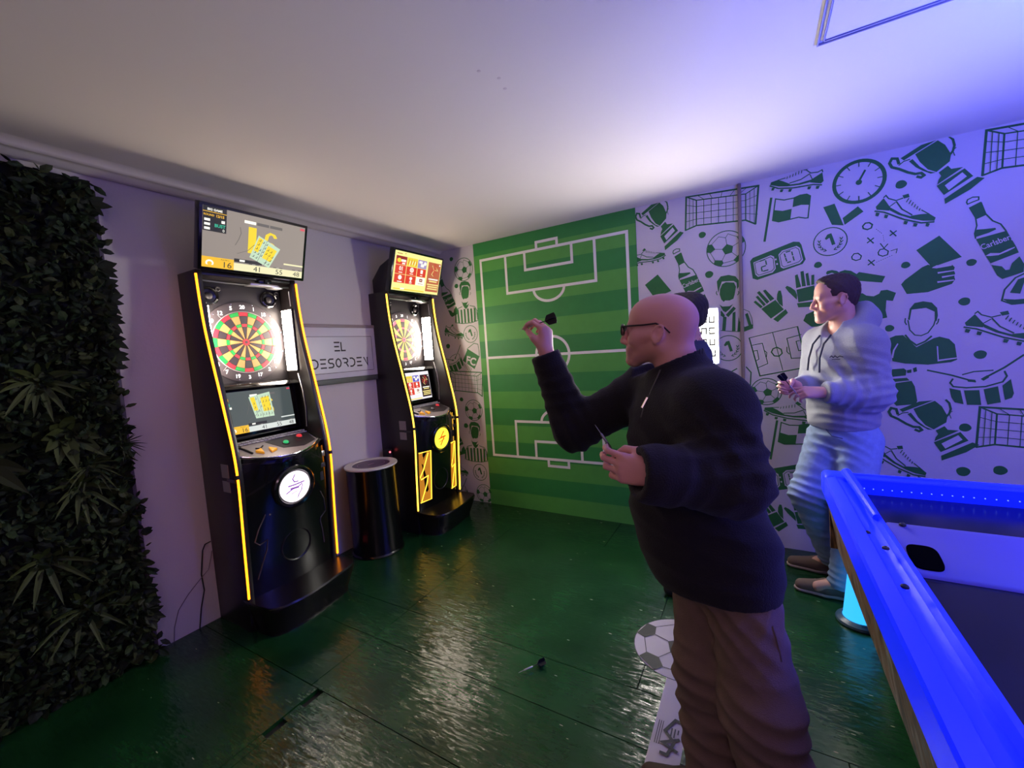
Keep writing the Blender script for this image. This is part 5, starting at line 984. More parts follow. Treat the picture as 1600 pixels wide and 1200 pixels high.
def head(f, o, F, U, sc, ear=1, hair=False):
    """ear-level origin o, face direction F, up U"""
    F = nrm(F); L = nrm(np.cross(U, F)); U = np.cross(F, L)
    f.frame(o, [F, L, U], sc)
    f.ell((-.008, 0, .048), (.100, .0765, .084), .02)
    f.ell((.04, 0, .045), (.052, .064, .062), .025)
    f.ell((.042, 0, -.03), (.046, .058, .078), .03)
    f.ell((-.05, 0, .02), (.052, .062, .065), .03)
    for s_ in (1, -1):
        f.cone((-.005, s_*.054, -.05), (.072, s_*.02, -.104), .023, .019, .022)
        f.ell((.064, s_*.043, -.028), (.026, .022, .026), .02)
        f.cone((.080, s_*.042, .026), (.094, s_*.012, .024), .010, .009, .012)
        f.cone((.012, s_*.066, -.012), (.058, s_*.055, -.018), .013, .012, .02)
    f.ell((.082, 0, -.106), (.024, .026, .021), .020)
    for s_ in (1, -1):
        f.ell((.101, s_*.032, .004), (.017, .018, .012), .012, 'sub')
        f.ell((.0815, s_*.032, .004), (.0135, .0145, .0125), .003)
        f.cone((.0865, s_*.046, .009), (.093, s_*.021, .0105), .0040, .0042, .004)
        f.cone((.0865, s_*.044, -.004), (.0915, s_*.022, -.005), .0030, .0030, .005)
    f.cone((.094, 0, .016), (.110, 0, -.016), .008, .009, .012); f.cone((.110, 0, -.016), (.116, 0, -.034), .0095, .0125, .010)
    for s_ in (1, -1): f.ell((.105, s_*.013, -.039), (.013, .008, .009), .007)
    f.ell((.087, 0, -.070), (.017, .031, .028), .016)
    f.cone((.0965, .018, -.0665), (.0965, -.018, -.0665), .0046, .0046, .007); f.cone((.1025, .007, -.064), (.1025, -.007, -.064), .0042, .0042, .007)
    f.cone((.0955, .015, -.079), (.0955, -.015, -.079), .0048, .0048, .007); f.cone((.1005, .006, -.079), (.1005, -.006, -.079), .0046, .0046, .007)
    f.cone((.1055, .022, -.0725), (.1055, -.022, -.0725), .0022, .0022, .003, 'sub')
    for s_ in (1, -1):
        eb = nrm(np.array([-.35, s_*1.0, .0])); e0 = np.array([-.010, s_*.084, -.010])
        B0 = [f.B@nrm((.94, s_*.33, .25)), f.B@eb, f.B@nrm((-.25, 0, .97))]
        f.ell(e0, (.0185, .0075, .032), .008, B=B0)
        P = [e0+np.array([-.002-.0165*math.cos(a)-.006*math.sin(a), s_*(.007-.003*math.cos(a)*-1), .030*math.sin(a)]) for a in np.linspace(-1.0, 2.7, 10)]
        f.chain(P, [.0040]*10, .003)
        f.ell(e0+np.array([.003, s_*.010, .000]), (.0095, .0075, .016), .004, 'sub', B=B0)
        f.ell(e0+np.array([.006, s_*.001, -.029]), (.008, .005, .009), .005)
    f.frame()
    return F, L, U

def hand(f, wrist, fwd, palm, thumb_side, curls, thumb, sc=1.0, spread=.06, wr=.027):
    """wrist point, finger direction, palm-facing direction; thumb_side=+1/-1 along fwd x palm"""
    fwd = nrm(fwd); palm = nrm(np.array(palm)-fwd*np.dot(palm, fwd)); sd = np.cross(fwd, palm)*thumb_side
    W = np.array(wrist, float); g = lambda a, b, c: W+(fwd*a+sd*b+palm*c)*sc
    base = [(.092, .030), (.096, .010), (.091, -.010), (.083, -.028)]; ln = [(.044, .026, .022), (.049, .030, .023), (.045, .028, .022), (.035, .021, .019)]
    f.cone(g(-.03, 0, 0), g(.01, 0, 0), wr*sc, wr*sc*.95, .012, flat=(palm, .75))
    for i, (a, b) in enumerate(base):
        f.cone(g(.01, b*.55, 0), g(a, b, 0), .0165*sc, .0118*sc, .012)
    f.ell(g(.05, 0, .004), np.array((.042, .036, .015))*sc, .012, B=[fwd, sd, palm])
    tips = []
    for i, (a, b) in enumerate(base):
        p = g(a, b, 0); ang = 0; dirx = nrm(fwd+sd*spread*(1.5-i))
        for j in range(3):
            ang += curls[i][j]; d = dirx*math.cos(ang)+palm*math.sin(ang); q = p+d*ln[i][j]*sc
            r = (.0098, .0086, .0078, .0066); f.cone(p, q, r[j]*sc, r[j+1]*sc, .0035); p = q
        tips.append(p)
    T_ = [g(*t) for t in thumb]
    f.cone(g(.02, .018, .004), T_[0], .017*sc, .0135*sc, .014); f.cone(T_[0], T_[1], .0125*sc, .0105*sc, .005); f.cone(T_[1], T_[2], .0105*sc, .0082*sc, .004)
    tips.append(T_[2])
    return tips
def hmix(V, base, spots):
    """skin colour with coloured spots (centre, radius, colour, strength)"""
    C = np.tile(np.array(base), (len(V), 1))
    for c, r, col, st in spots:
        w = np.clip(1.4-np.linalg.norm((V-np.array(c))/np.array(r), axis=1), 0, 1)[:, None]*st; C = C*(1-w)+np.array(col)*w
    return C

def shoe(f, heel, toe, h=.1, sole=False):
    e = .005 if sole else 0
    heel, toe = np.array(heel, float), np.array(toe, float); d = nrm(toe-heel); up = np.array((0, 0, 1.))
    L = np.linalg.norm(toe-heel); g = lambda a, z: heel+d*a*L+up*z
    f.cone(g(.12, .045), g(.45, .05), .042+e, .044+e, .02); f.cone(g(.45, .045), g(.88, .032), .046+e, .034+e, .02)
    if sole: f.cone(g(.12, .01), g(.5, .01), .038, .042, .02); f.cone(g(.5, .01), g(.88, .01), .042, .034, .02); f.cut((0, 0, .02), (0, 0, 1))
    else: f.cone(g(.1, .05), g(.16, h), .042, .042, .02)
    f.cut((0, 0, .004), (0, 0, -1))

# ------------------------------------------------------------------ bald man throwing (nearest)
def person_a():
    org = (2.86, 1.36, 0)
    Pn = empty('person', org, 'bald man with glasses in a black fleece and beige trousers throwing a dart', 'person')
    hd = np.array((2.674, 1.412, 1.580)); F = (-1, .03, .07); U = (.07, 0, 1); hs = (1.02, 1, .90)
    nb = np.array((2.745, 1.412, 1.425))
    lsh, lel, lwr = np.array((2.835, 1.255, 1.365)), np.array((2.882, 1.18, 1.180)), np.array((2.722, 1.065, 1.215))
    rsh, rel, rwr = np.array((2.585, 1.555, 1.375)), np.array((2.335, 1.475, 1.235)), np.array((2.258, 1.430, 1.530))
    pel = np.array((2.835, 1.40, .86)); che = np.array((2.735, 1.405, 1.24)); bel = np.array((2.762, 1.40, 1.02))
    lh, lk, la = np.array((2.885, 1.325, .84)), np.array((2.935, 1.285, .47)), np.array((3.02, 1.27, .09))
    rh, rk, ra = np.array((2.785, 1.47, .84)), np.array((2.785, 1.405, .45)), np.array((2.80, 1.38, .09))
    Sx = nrm(lsh-rsh)*np.array((1, 1, 0)); Sx = nrm(Sx); Fx = np.array((Sx[1], -Sx[0], 0)); Tb = [Sx, Fx, (0, 0, 1)]
    # body
    f = Field((2.14, .90, -.01), (3.12, 1.74, 1.74), .0048)
    Fh, Lh, Uh = head(f, hd, F, U, hs)
    f.cone(hd+np.array((.026, 0, -.03)), nb+np.array((-.006, 0, -.02)), .064, .070, .03)
    f.ell(che, (.17, .11, .18), .05, B=Tb); f.ell(bel, (.15, .12, .2), .05, B=Tb); f.ell(pel, (.15, .12, .13), .05, B=Tb)
    f.cone(nb, lsh, .05, .05, .04); f.cone(nb, rsh, .05, .05, .04)
    f.chain([lsh, lel, lwr], [.05, .04, .029], .03); f.chain([rsh, rel, rwr], [.05, .04, .029], .03)
    f.chain([lh, lk, la], [.08, .055, .04], .04); f.chain([rh, rk, ra], [.08, .055, .04], .04)
    tl = hand(f, lwr, (-.93, -.30, .20), (.25, .95, -.10), 1 if np.cross((-.93, -.30, .20), (.25, .95, -.10))[2] > 0 else -1, [(.5, .8, .5), (.55, .9, .5), (.6, 1.0, .5), (.7, 1.0, .5)], [(.055, .045, .02), (.085, .04, .045), (.10, .025, .055)], 1.0)
    fw = nrm(np.array((.02, .02, 1)))
    tr = hand(f, rwr+np.array((0, 0, .0)), fw, (-1, .1, .0), 1 if np.cross(fw, (-1, .1, 0))[1] < 0 else -1, [(.95, .85, .45), (.9, .95, .5), (.85, 1.05, .5), (.8, 1.1, .6)], [(.060, .040, .030), (.082, .030, .056), (.092, .020, .072)], 1.0)
    for a_, q in ((lh, la), (rh, ra)): f.cone(q, q+np.array((-.14, -.02, -.05)), .04, .03, .02)
    sk = srgb(228, 164, 150); st = srgb(120, 76, 60)
    X = lambda a, b, c: hd+Fh*a*hs[0]+Lh*b+Uh*c*hs[2]
    def tint(V):
        C = hmix(V, sk, [(X(.06, 0, -.085), (.042, .055, .028), st, .8), (X(.02, .05, -.065), (.03, .02, .028), st, .55), (X(.02, -.05, -.065), (.03, .02, .028), st, .55), (X(.095, 0, -.052), (.012, .02, .007), st, .6), (X(.112, 0, -.03), (.014, .014, .014), srgb(214, 120, 112), .5),
              (X(.100, 0, -.073), (.012, .02, .008), srgb(176, 92, 88), .6), (X(.096, .03, .024), (.01, .016, .005), srgb(150, 100, 80), .6), (X(.096, -.03, .024), (.01, .016, .005), srgb(150, 100, 80), .6)]+[(t, (.011, .011, .011), srgb(224, 176, 160), .5) for t in tl+tr])
        return C
    body = f.skin('body', org, skin_m, Pn, tint, 1)
    # fleece
    f = Field((2.16, .94, .62), (3.16, 1.80, 1.60), .0062)
    f.ell(che, (.205, .160, .21), .08, B=Tb); f.ell(bel+np.array((-.008, 0, 0)), (.192, .185, .27), .08, B=Tb); f.ell(pel+np.array((-.022, 0, .0)), (.185, .180, .20), .06, B=Tb); f.cone(lh+np.array((0, 0, .1)), lh+np.array((-.0, 0, -.1)), .102, .100, .05); f.cone(rh+np.array((-.015, 0, .1)), rh+np.array((-.02, 0, -.1)), .130, .132, .05)
    f.cone(nb+np.array((.025, 0, -.055)), lsh, .10, .080, .10); f.cone(che+np.array((.03, -.02, .03)), lsh+np.array((0, .0, -.03)), .12, .078, .08); f.cone(nb+np.array((-.0, 0, -.045)), rsh, .08, .080, .06)
    f.chain([lsh, lel, lwr, lwr+nrm(lwr-lel)*.06], [.080, .076, .060, .060], .06)
    f.chain([rsh, rel, rwr-np.array((-.0, -.0, .02))], [.085, .074, .056], .04)
    f.folds([(lel, lel-lsh, .05, .011, .13), (rel, rel-rsh, .045, .010, .12), ((lsh+lel)/2, (1, .2, 1), .07, .007, .16), (rsh, rel-rsh, .06, .008, .14), (bel, (.3, .2, 1), .09, .008, .22), (che+np.array((-.08, -.1, -.08)), (.8, .1, .7), .07, .008, .18), ((lel+lwr)/2, lwr-lel, .055, .006, .12), (pel, (.1, .1, 1), .08, .006, .2), ((rel+rwr)/2, rwr-rel, .05, .006, .12)])
    f.cone(nb+np.array((-.012, 0, -.035)), hd+np.array((.036, 0, -.03)), .092, .083, .03)
    f.cut_local(hd+np.array((.030, -.005, -.096)), (-.40, 0, 1), .17)
    f.cone(nb+np.array((-.012, 0, .03)), hd+np.array((.030, 0, 0.02)), .072, .073, .004, 'sub')
    f.cut((2.66, 1.4, .785), (.04, -.06, -1)); 
    wl = nrm(lwr-lel); f.cut_local(lwr+wl*.056, wl, .085); wr_ = nrm(rwr-rel); f.cut_local(rwr+wr_*.002, wr_, .075)
    f.cone(lwr+wl*.03, lwr+wl*.12, .044, .044, .003, 'sub'); f.cone(rwr-wr_*.03, rwr+wr_*.03, .036, .036, .003, 'sub')
    fm = mat('black_fleece', srgb(23, 20, 21), .95, sheen=.05, noise=(120, .25), bump=(260, .35, 3))
    zx = [f.hit((2.2, 1.0, z), (che-np.array((0, .0, 0))+np.array((-.0, -.045, 0)))*np.array((1, 1, 0))+np.array((0, 0, z))-np.array((2.2, 1.0, z)), .001) for z in (1.462, 1.44, 1.41, 1.38, 1.35, 1.32)]
    fl_ = f.skin('fleece', org, fm, Pn, None, 2)
    # half zip with pull
    pts = zx
    o = lambda P: [tuple(np.array(p)-np.array(org)) for p in P]
    MB().tube(o(pts), .0026, 6).build('zip', mat('zip_dark', srgb(60, 56, 58), .5), fl_)
    MB().tube(o([pts[3]+np.array((-.003, -.003, 0)), pts[4]+np.array((-.005, -.005, 0))]), .004, 6).build('zip_pull', chrome, fl_)
    # trousers
    f = Field((2.58, 1.06, .02), (3.20, 1.68, .98), .0062)
    f.ell((pel+np.array((-.01, 0, -.01))), (.155, .145, .12), .05, B=Tb)
    f.chain([lh+np.array((.005, -.0, -.02)), lk+np.array((.0, -.0, .05)), lk, la], [.088, .096, .094, .088], .03); f.chain([rh+np.array((-.0, 0, -.02)), rk+np.array((0, 0, .05)), rk, ra], [.110, .096, .092, .085], .03)
    f.folds([(lk, (.2, .1, 1), .07, .010, .16), (rk, (-.2, .1, 1), .07, .010, .16), (lh, (.8, .2, -.6), .06, .008, .16), (rh, (-.8, .2, -.6), .06, .008, .16), (pel+np.array((0, -.1, -.12)), (.7, 0, .7), .05, .008, .14), ((lk+la)/2, (.1, .2, 1), .08, .009, .2), ((rk+ra)/2, (.1, .2, 1), .08, .009, .2)])
    f.cut((0, 0, .06), (0, 0, -1))
    tm = mat('beige_chino', srgb(116, 94, 82), .85, noise=(60, .1), bump=(300, .2, 3))
    pk = [f.hit((3.14, 1.10, z_), (lh[0]+dx_-3.14, lh[1]-1.10, 0), .000) for dx_, z_ in ((-.01, .77), (.0, .74), (.006, .71), (.01, .68))]
    t_ = f.skin('trousers', org, tm, Pn, None, 2)
    MB().tube(o(pk), .003, 6).build('pocket_edge', mat('pocket_seam', srgb(110, 92, 80), .8), t_)
    f = Field((2.50, 1.18, -.01), (3.16, 1.50, .16), .006)
    shoe(f, (3.06, 1.275, 0), (2.78, 1.25, 0)); shoe(f, (2.84, 1.385, 0), (2.56, 1.375, 0))
    f.skin('shoes', org, mat('brown_leather', srgb(70, 50, 38), .5), Pn, None, 1)
    # glasses
    gm = mat('tortoise_frame', srgb(40, 18, 16), .3)
    G = lambda a, b, c: tuple(X(a, b, c)-np.array(org))
    def rim(s_):
        P = []
        for t in np.linspace(0, 2*PI, 25)[:-1]:
            r = (abs(math.cos(t))**3+abs(math.sin(t))**3)**(-1/3); b = s_*(.034+.025*math.cos(t)*r); P.append(G(.112-.18*(abs(b)-.01)*.6, b, .006+.019*math.sin(t)*r))
        return P
    gl = MB().tube(rim(1), .0026, 6, close=True).tube(rim(-1), .0026, 6, close=True).tube([G(.112, .010, .014), G(.118, 0, .017), G(.112, -.010, .014)], .0024, 6)
    go = gl.build('glasses', gm, Pn)
    for s_ in (1, -1):
        MB().tube([G(.105, s_*.058, .018), G(.085, s_*.072, .019), G(.03, s_*.083, .022), (G(-.005, s_*.086, .026)), G(-.030, s_*.088, .012), G(-.046, s_*.084, -.006)], [.0034, .0032, .0028, .0028, .0026, .0024], 6).build('temple', gm, go)
        P = rim(s_); MB().add(P, [tuple(range(len(P)))]).build('lens', mat('dark_lens', srgb(30, 22, 24), .08, trans=.0, coat=.5), go, smooth=0)
    return Pn, tl, tr
PA_, tl, tr = person_a()
gp = (tr[0]+tr[4])/2
make_dart('dart', tuple(gp+np.array((-.025, -.004, -.002))), tuple(gp+np.array((.125, .010, .034))), 'dart with black flight held up in the bald man\'s throwing hand')
q = tl[0]
make_dart('dart', tuple(q+np.array((-.035, .012, .055))), tuple(q+np.array((.03, .055, -.075))), 'dart in the bald man\'s lowered hand, steel point upward', (30, 30, 34))

# ------------------------------------------------------------------ man in the grey hoodie by the painted wall
def person_b():
    org = (3.36, 3.06, 0)
    Pn = empty('person', org, 'man in a grey hoodie and pale jeans standing behind the games table', 'person')
    hd = np.array((3.338, 3.095, 1.725)); F = (-.985, -.15, -.06); U = (-.02, 0, 1); hs = (1.0, 1.02, 1.03)
    nb = np.array((3.385, 3.12, 1.575))
    lsh, lel, lwr = np.array((3.462, 2.985, 1.465)), np.array((3.492, 2.965, 1.185)), np.array((3.255, 2.865, 1.205))
    rsh, rel, rwr = np.array((3.275, 3.26, 1.485)), np.array((3.225, 3.17, 1.215)), np.array((3.135, 2.935, 1.235))
    che = np.array((3.375, 3.125, 1.36)); bel = np.array((3.37, 3.115, 1.14)); pel = np.array((3.375, 3.115, .95))
    lh, lk, la = np.array((3.44, 3.045, .92)), np.array((3.40, 2.965, .53)), np.array((3.345, 2.905, .10))
    rh, rk, ra = np.array((3.31, 3.14, .92)), np.array((3.185, 3.03, .565)), np.array((3.335, 3.19, .10))
    Sx = nrm((lsh-rsh)*np.array((1, 1, 0))); Fx = np.array((Sx[1], -Sx[0], 0)); Tb = [Sx, Fx, (0, 0, 1)]
    f = Field((3.0, 2.74, -.01), (3.72, 3.46, 1.90), .0055)
    Fh, Lh, Uh = head(f, hd, F, U, hs)
    f.cone(hd+np.array((.03, .0, -.03)), nb+np.array((0, 0, -.03)), .056, .062, .03)
    f.ell(che, (.165, .10, .18), .05, B=Tb); f.ell(bel, (.14, .105, .18), .05, B=Tb); f.ell(pel, (.145, .11, .13), .05, B=Tb)
    f.cone(nb, lsh, .05, .05, .04); f.cone(nb, rsh, .05, .05, .04)
    f.chain([lsh, lel, lwr], [.05, .04, .029], .03); f.chain([rsh, rel, rwr], [.05, .04, .029], .03)
    f.chain([lh, lk, la], [.08, .055, .04], .04); f.chain([rh, rk, ra], [.08, .055, .04], .04)
    f.cone(la, la+np.array((-.12, .0, -.05)), .035, .03, .02); f.cone(ra, ra+np.array((-.12, .02, -.05)), .035, .03, .02)
    fl_d = (-.96, -.22, .06)
    tl = hand(f, lwr, fl_d, (.10, .70, -.65), 1 if np.cross(fl_d, (.10, .70, -.65))[2] > 0 else -1, [(.35, .6, .3), (.45, .8, .4), (.6, .9, .5), (.7, 1.0, .5)], [(.055, .045, .025), (.082, .036, .05), (.10, .02, .06)], .98)
    fr_d = (-.80, -.50, .05)
    tr = hand(f, rwr, fr_d, (.45, -.75, -.2), 1 if np.cross(fr_d, (.45, -.75, -.2))[2] > 0 else -1, [(.6, .8, .4), (.7, .9, .4), (.8, 1.0, .5), (.9, 1.0, .5)], [(.05, .045, .03), (.072, .035, .055), (.085, .018, .066)], .98)
    X = lambda a, b, c: hd+Fh*a*hs[0]+Lh*b*hs[1]+Uh*c*hs[2]
    sk = srgb(216, 158, 138); st = srgb(140, 92, 70)
    def tint(V):
        return hmix(V, sk, [(X(.065, 0, -.09), (.038, .05, .024), st, .6), (X(.096, 0, -.054), (.012, .022, .007), st, .75), (X(.02, .05, -.065), (.03, .02, .025), st, .35), (X(.1, 0, -.073), (.012, .018, .008), srgb(184, 98, 92), .6), (X(.094, .032, .025), (.012, .018, .0045), srgb(90, 56, 40), .9), (X(.094, -.032, .025), (.012, .018, .0045), srgb(90, 56, 40), .9), (X(.096, .032, .004), (.006, .006, .005), srgb(40, 34, 30), .95), (X(.096, -.032, .004), (.006, .006, .005), srgb(40, 34, 30), .95)])
    body = f.skin('body', org, skin_m, Pn, tint, 1)
    # hair
    f = Field(hd-.16, hd+.19, .0042)
    f.frame(hd, [Fh, Lh, Uh], hs)
    f.ell((-.014, 0, .053), (.108, .084, .089), .02); f.ell((-.055, 0, .01), (.058, .070, .075), .02); f.ell((.035, 0, .105), (.05, .058, .028), .02)
    f.ell((.108, 0, .032), (.070, .12, .084), .012, 'sub'); f.ell((.055, 0, -.075), (.075, .12, .09), .008, 'sub'); f.cut((0, 0, -.062), (.1, 0, -1))
    for s_ in (1, -1): f.ell((-.008, s_*.085, -.004), (.024, .03, .036), .006, 'sub'); f.ell((.035, s_*.09, -.02), (.03, .03, .045), .006, 'sub')
    f.frame()
    ix = np.nonzero(np.abs(f.v) < .02); Q = f.lo+f.h*np.stack(ix, 1); f.v[ix] += (.0022*np.sin(Q[:, 0]*160+np.sin(Q[:, 2]*60)*2)*np.sin(Q[:, 1]*210+Q[:, 2]*90)).astype(np.float32)
    f.skin('hair', org, mat('brown_hair', srgb(58, 36, 28), .6, noise=(90, .35), bump=(140, .5, 4)), Pn, None, 1)
    # hoodie
    f = Field((3.04, 2.76, .86), (3.72, 3.462, 1.70), .0062)
    f.ell(che, (.205, .150, .22), .07, B=Tb); f.ell(bel, (.19, .160, .22), .07, B=Tb); f.ell(bel+np.array((0, 0, -.13)), (.185, .155, .10), .05, B=Tb)
    f.cone(nb+np.array((.01, 0, -.03)), lsh, .08, .080, .07); f.cone(nb+np.array((0, 0, -.03)), rsh, .07, .074, .06)
    f.chain([lsh, lel, lwr+np.array((.02, .0, 0))], [.082, .074, .054], .05); f.chain([rsh, rel, rwr+np.array((.02, .02, 0))], [.08, .068, .052], .04)
    f.folds([(lel, lel-lsh, .045, .011, .12), ((lel+lwr)/2, lwr-lel, .05, .009, .13), (lsh+np.array((0, 0, -.12)), (.3, .3, 1), .06, .008, .13), (bel, (.2, .3, 1), .075, .010, .2), (che+np.array((-.05, -.12, -.05)), (.8, -.2, .5), .08, .008, .18), (bel+np.array((0, -.1, -.1)), (.1, .1, 1), .05, .008, .14)])
    f.cone(nb+np.array((0, 0, -.02)), hd+np.array((.04, .0, -.10)), .062, .062, .004, 'sub')
    f.ell(nb+Fx*.085+np.array((0, 0, .0)), (.055, .07, .075), .01, 'sub', B=Tb)
    # hood lying round the neck
    ring = [nb+np.array((.03, 0, -.012))+Fx*.10*math.cos(a)+Sx*.105*math.sin(a)+np.array((0, 0, -.04*math.cos(a)+.012)) for a in np.linspace(-2.75+PI, 2.75+PI, 15)]
    ring = [nb+Fx*(.085*math.cos(a)-.012)+Sx*.092*math.sin(a)+np.array((0, 0, .0-.085*math.cos(a))) for a in np.linspace(.25, 2*PI-.25, 17)]
    f.chain(ring, [.022+.022*math.sin(PI*i/16) for i in range(17)], .02)
    f.chain([p-Fx*.03+np.array((0, 0, -.035)) for p in ring[4:13]], [.04]*9, .03)
    f.cut((3.37, 3.1, .985), (.05, .1, -1))
    wl = nrm(lwr-lel); f.cut_local(lwr, wl, .075); wr_ = nrm(rwr-rel); f.cut_local(rwr, wr_, .07)
    hm = mat('grey_marl_hoodie', srgb(150, 152, 160), .92, sheen=.15, noise=(200, .18), bump=(240, .25, 3))
    ho = f.skin('hoodie', org, hm, Pn, None, 2)
    o = lambda P: [tuple(np.array(p)-np.array(org)) for p in P]
    cm_ = mat('drawstring_dark', srgb(40, 44, 60), .8)
    ft = che+Fx*.165
    for s_, ln in ((.035, .17), (-.045, .15)):
        p0 = nb+Fx*.115+Sx*s_+np.array((0, 0, -.055)); MB().tube(o([p0, p0+Fx*.045+np.array((0, 0, -.05)), che+Fx*.172+Sx*s_+np.array((0, 0, .03)), che+Fx*.178+Sx*s_*1.1+np.array((0, 0, .03-ln*.5))]), .005, 6).build('drawstring', cm_, ho)
    lf = nrm(Fx*.75+Sx*.62); up_ = np.array((0, 0, 1.)); rt_ = np.cross(up_, lf); c0 = che+lf*.182+np.array((0, 0, .03))
    d = Draw(lambda u, w, l: tuple(c0+rt_*u+up_*w+lf*(.004+l)-np.array(org))); d.stroke([(-.03, .004), (-.022, .012), (-.014, .002), (-.006, .012), (.004, .002), (.014, .010), (.03, .004)], .004); d.stroke([(-.02, -.008), (.016, -.008)], .003); d.mb.build('chest_print', cm_, ho, smooth=0)
    MB().tube(o([nb-Fx*.075+Sx*.03+np.array((0, 0, .07)), nb-Fx*.08+np.array((0, 0, .078)), nb-Fx*.07-Sx*.04+np.array((0, 0, .072)), nb-Sx*.065+np.array((0, 0, .045))]), .012, 8).build('shirt_collar', mat('white_cotton', srgb(205, 195, 205), .85), Pn)
    # jeans
    f = Field((3.04, 2.76, .03), (3.66, 3.36, 1.08), .0062)
    f.ell(pel, (.168, .138, .13), .05, B=Tb)
    f.chain([lh+np.array((0, 0, -.02)), lk, la], [.112, .085, .068], .03); f.chain([rh+np.array((0, 0, -.02)), rk, ra], [.110, .086, .068], .03)
    f.folds([(lk, (.1, .3, 1), .06, .010, .15), (rk, (.3, .3, 1), .05, .011, .15), (rh, (-.6, .2, -.8), .05, .010, .15), (pel+np.array((-.05, -.1, -.06)), (.5, .5, .7), .05, .009, .14), (ra, (0, 0, 1), .04, .010, .12), (la, (0, 0, 1), .04, .010, .12), ((rk+ra)/2, (0, .2, 1), .06, .007, .15)])
    f.cut((0, 0, .075), (0, 0, -1)); f.cut((0, 0, 1.03), (0, 0, 1))
    jm = mat('light_denim', srgb(140, 160, 190), .85, noise=(45, .2), bump=(320, .25, 3))
    je = f.skin('jeans', org, jm, Pn, None, 2)
    sm_ = mat('denim_seam', srgb(70, 84, 120), .8)
    pk = [pel+Sx*t_+Fx*(.138*math.sqrt(max(0, 1-(t_/.17)**2))+.012)+np.array((0, 0, z_)) for t_, z_ in ((.035, .06), (.045, .02), (.075, -.012), (.12, -.02))]
    MB().tube(o(pk), .003, 6).build('pocket_seam', sm_, je)
    for t_ in (.06, -.05, .13): c_ = pel+Sx*t_+Fx*(.135*math.sqrt(max(0, 1-(t_/.172)**2))+.010); MB().obox(tuple(c_+np.array((0, 0, .07))-np.array(org)), [tuple(Sx), tuple(Fx), (0, 0, 1)], (.007, .004, .024)).build('belt_loop', sm_, je)
    sho = mat('taupe_suede', srgb(112, 92, 80), .85)
    solm = mat('pale_sole', srgb(170, 150, 140), .7)
    f = Field((3.0, 3.10, -.01), (3.52, 3.34, .2), .005); shoe(f, (3.395, 3.20, 0), (3.09, 3.225, 0), .12); q_ = f.skin('shoe', org, sho, Pn, None, 1)
    f = Field((3.0, 3.10, -.01), (3.52, 3.34, .08), .005); shoe(f, (3.395, 3.20, 0), (3.09, 3.225, 0), .12, True); f.skin('sole', org, solm, q_, None, 0)
    f = Field((3.0, 2.80, -.01), (3.52, 3.06, .2), .005); shoe(f, (3.40, 2.915, 0), (3.115, 2.93, 0), .12); q_ = f.skin('shoe', org, sho, Pn, None, 1)
    f = Field((3.0, 2.80, -.01), (3.52, 3.06, .08), .005); shoe(f, (3.40, 2.915, 0), (3.115, 2.93, 0), .12, True); f.skin('sole', org, solm, q_, None, 0)
    return tl, tr
tl, tr = person_b()
g_ = (tr[0]+tr[4])/2
make_dart('dart', tuple(g_+np.array((.06, .01, -.07))), tuple(g_+np.array((-.035, -.03, .07))), 'dart with black flight pinched in the hoodie man\'s fingers')

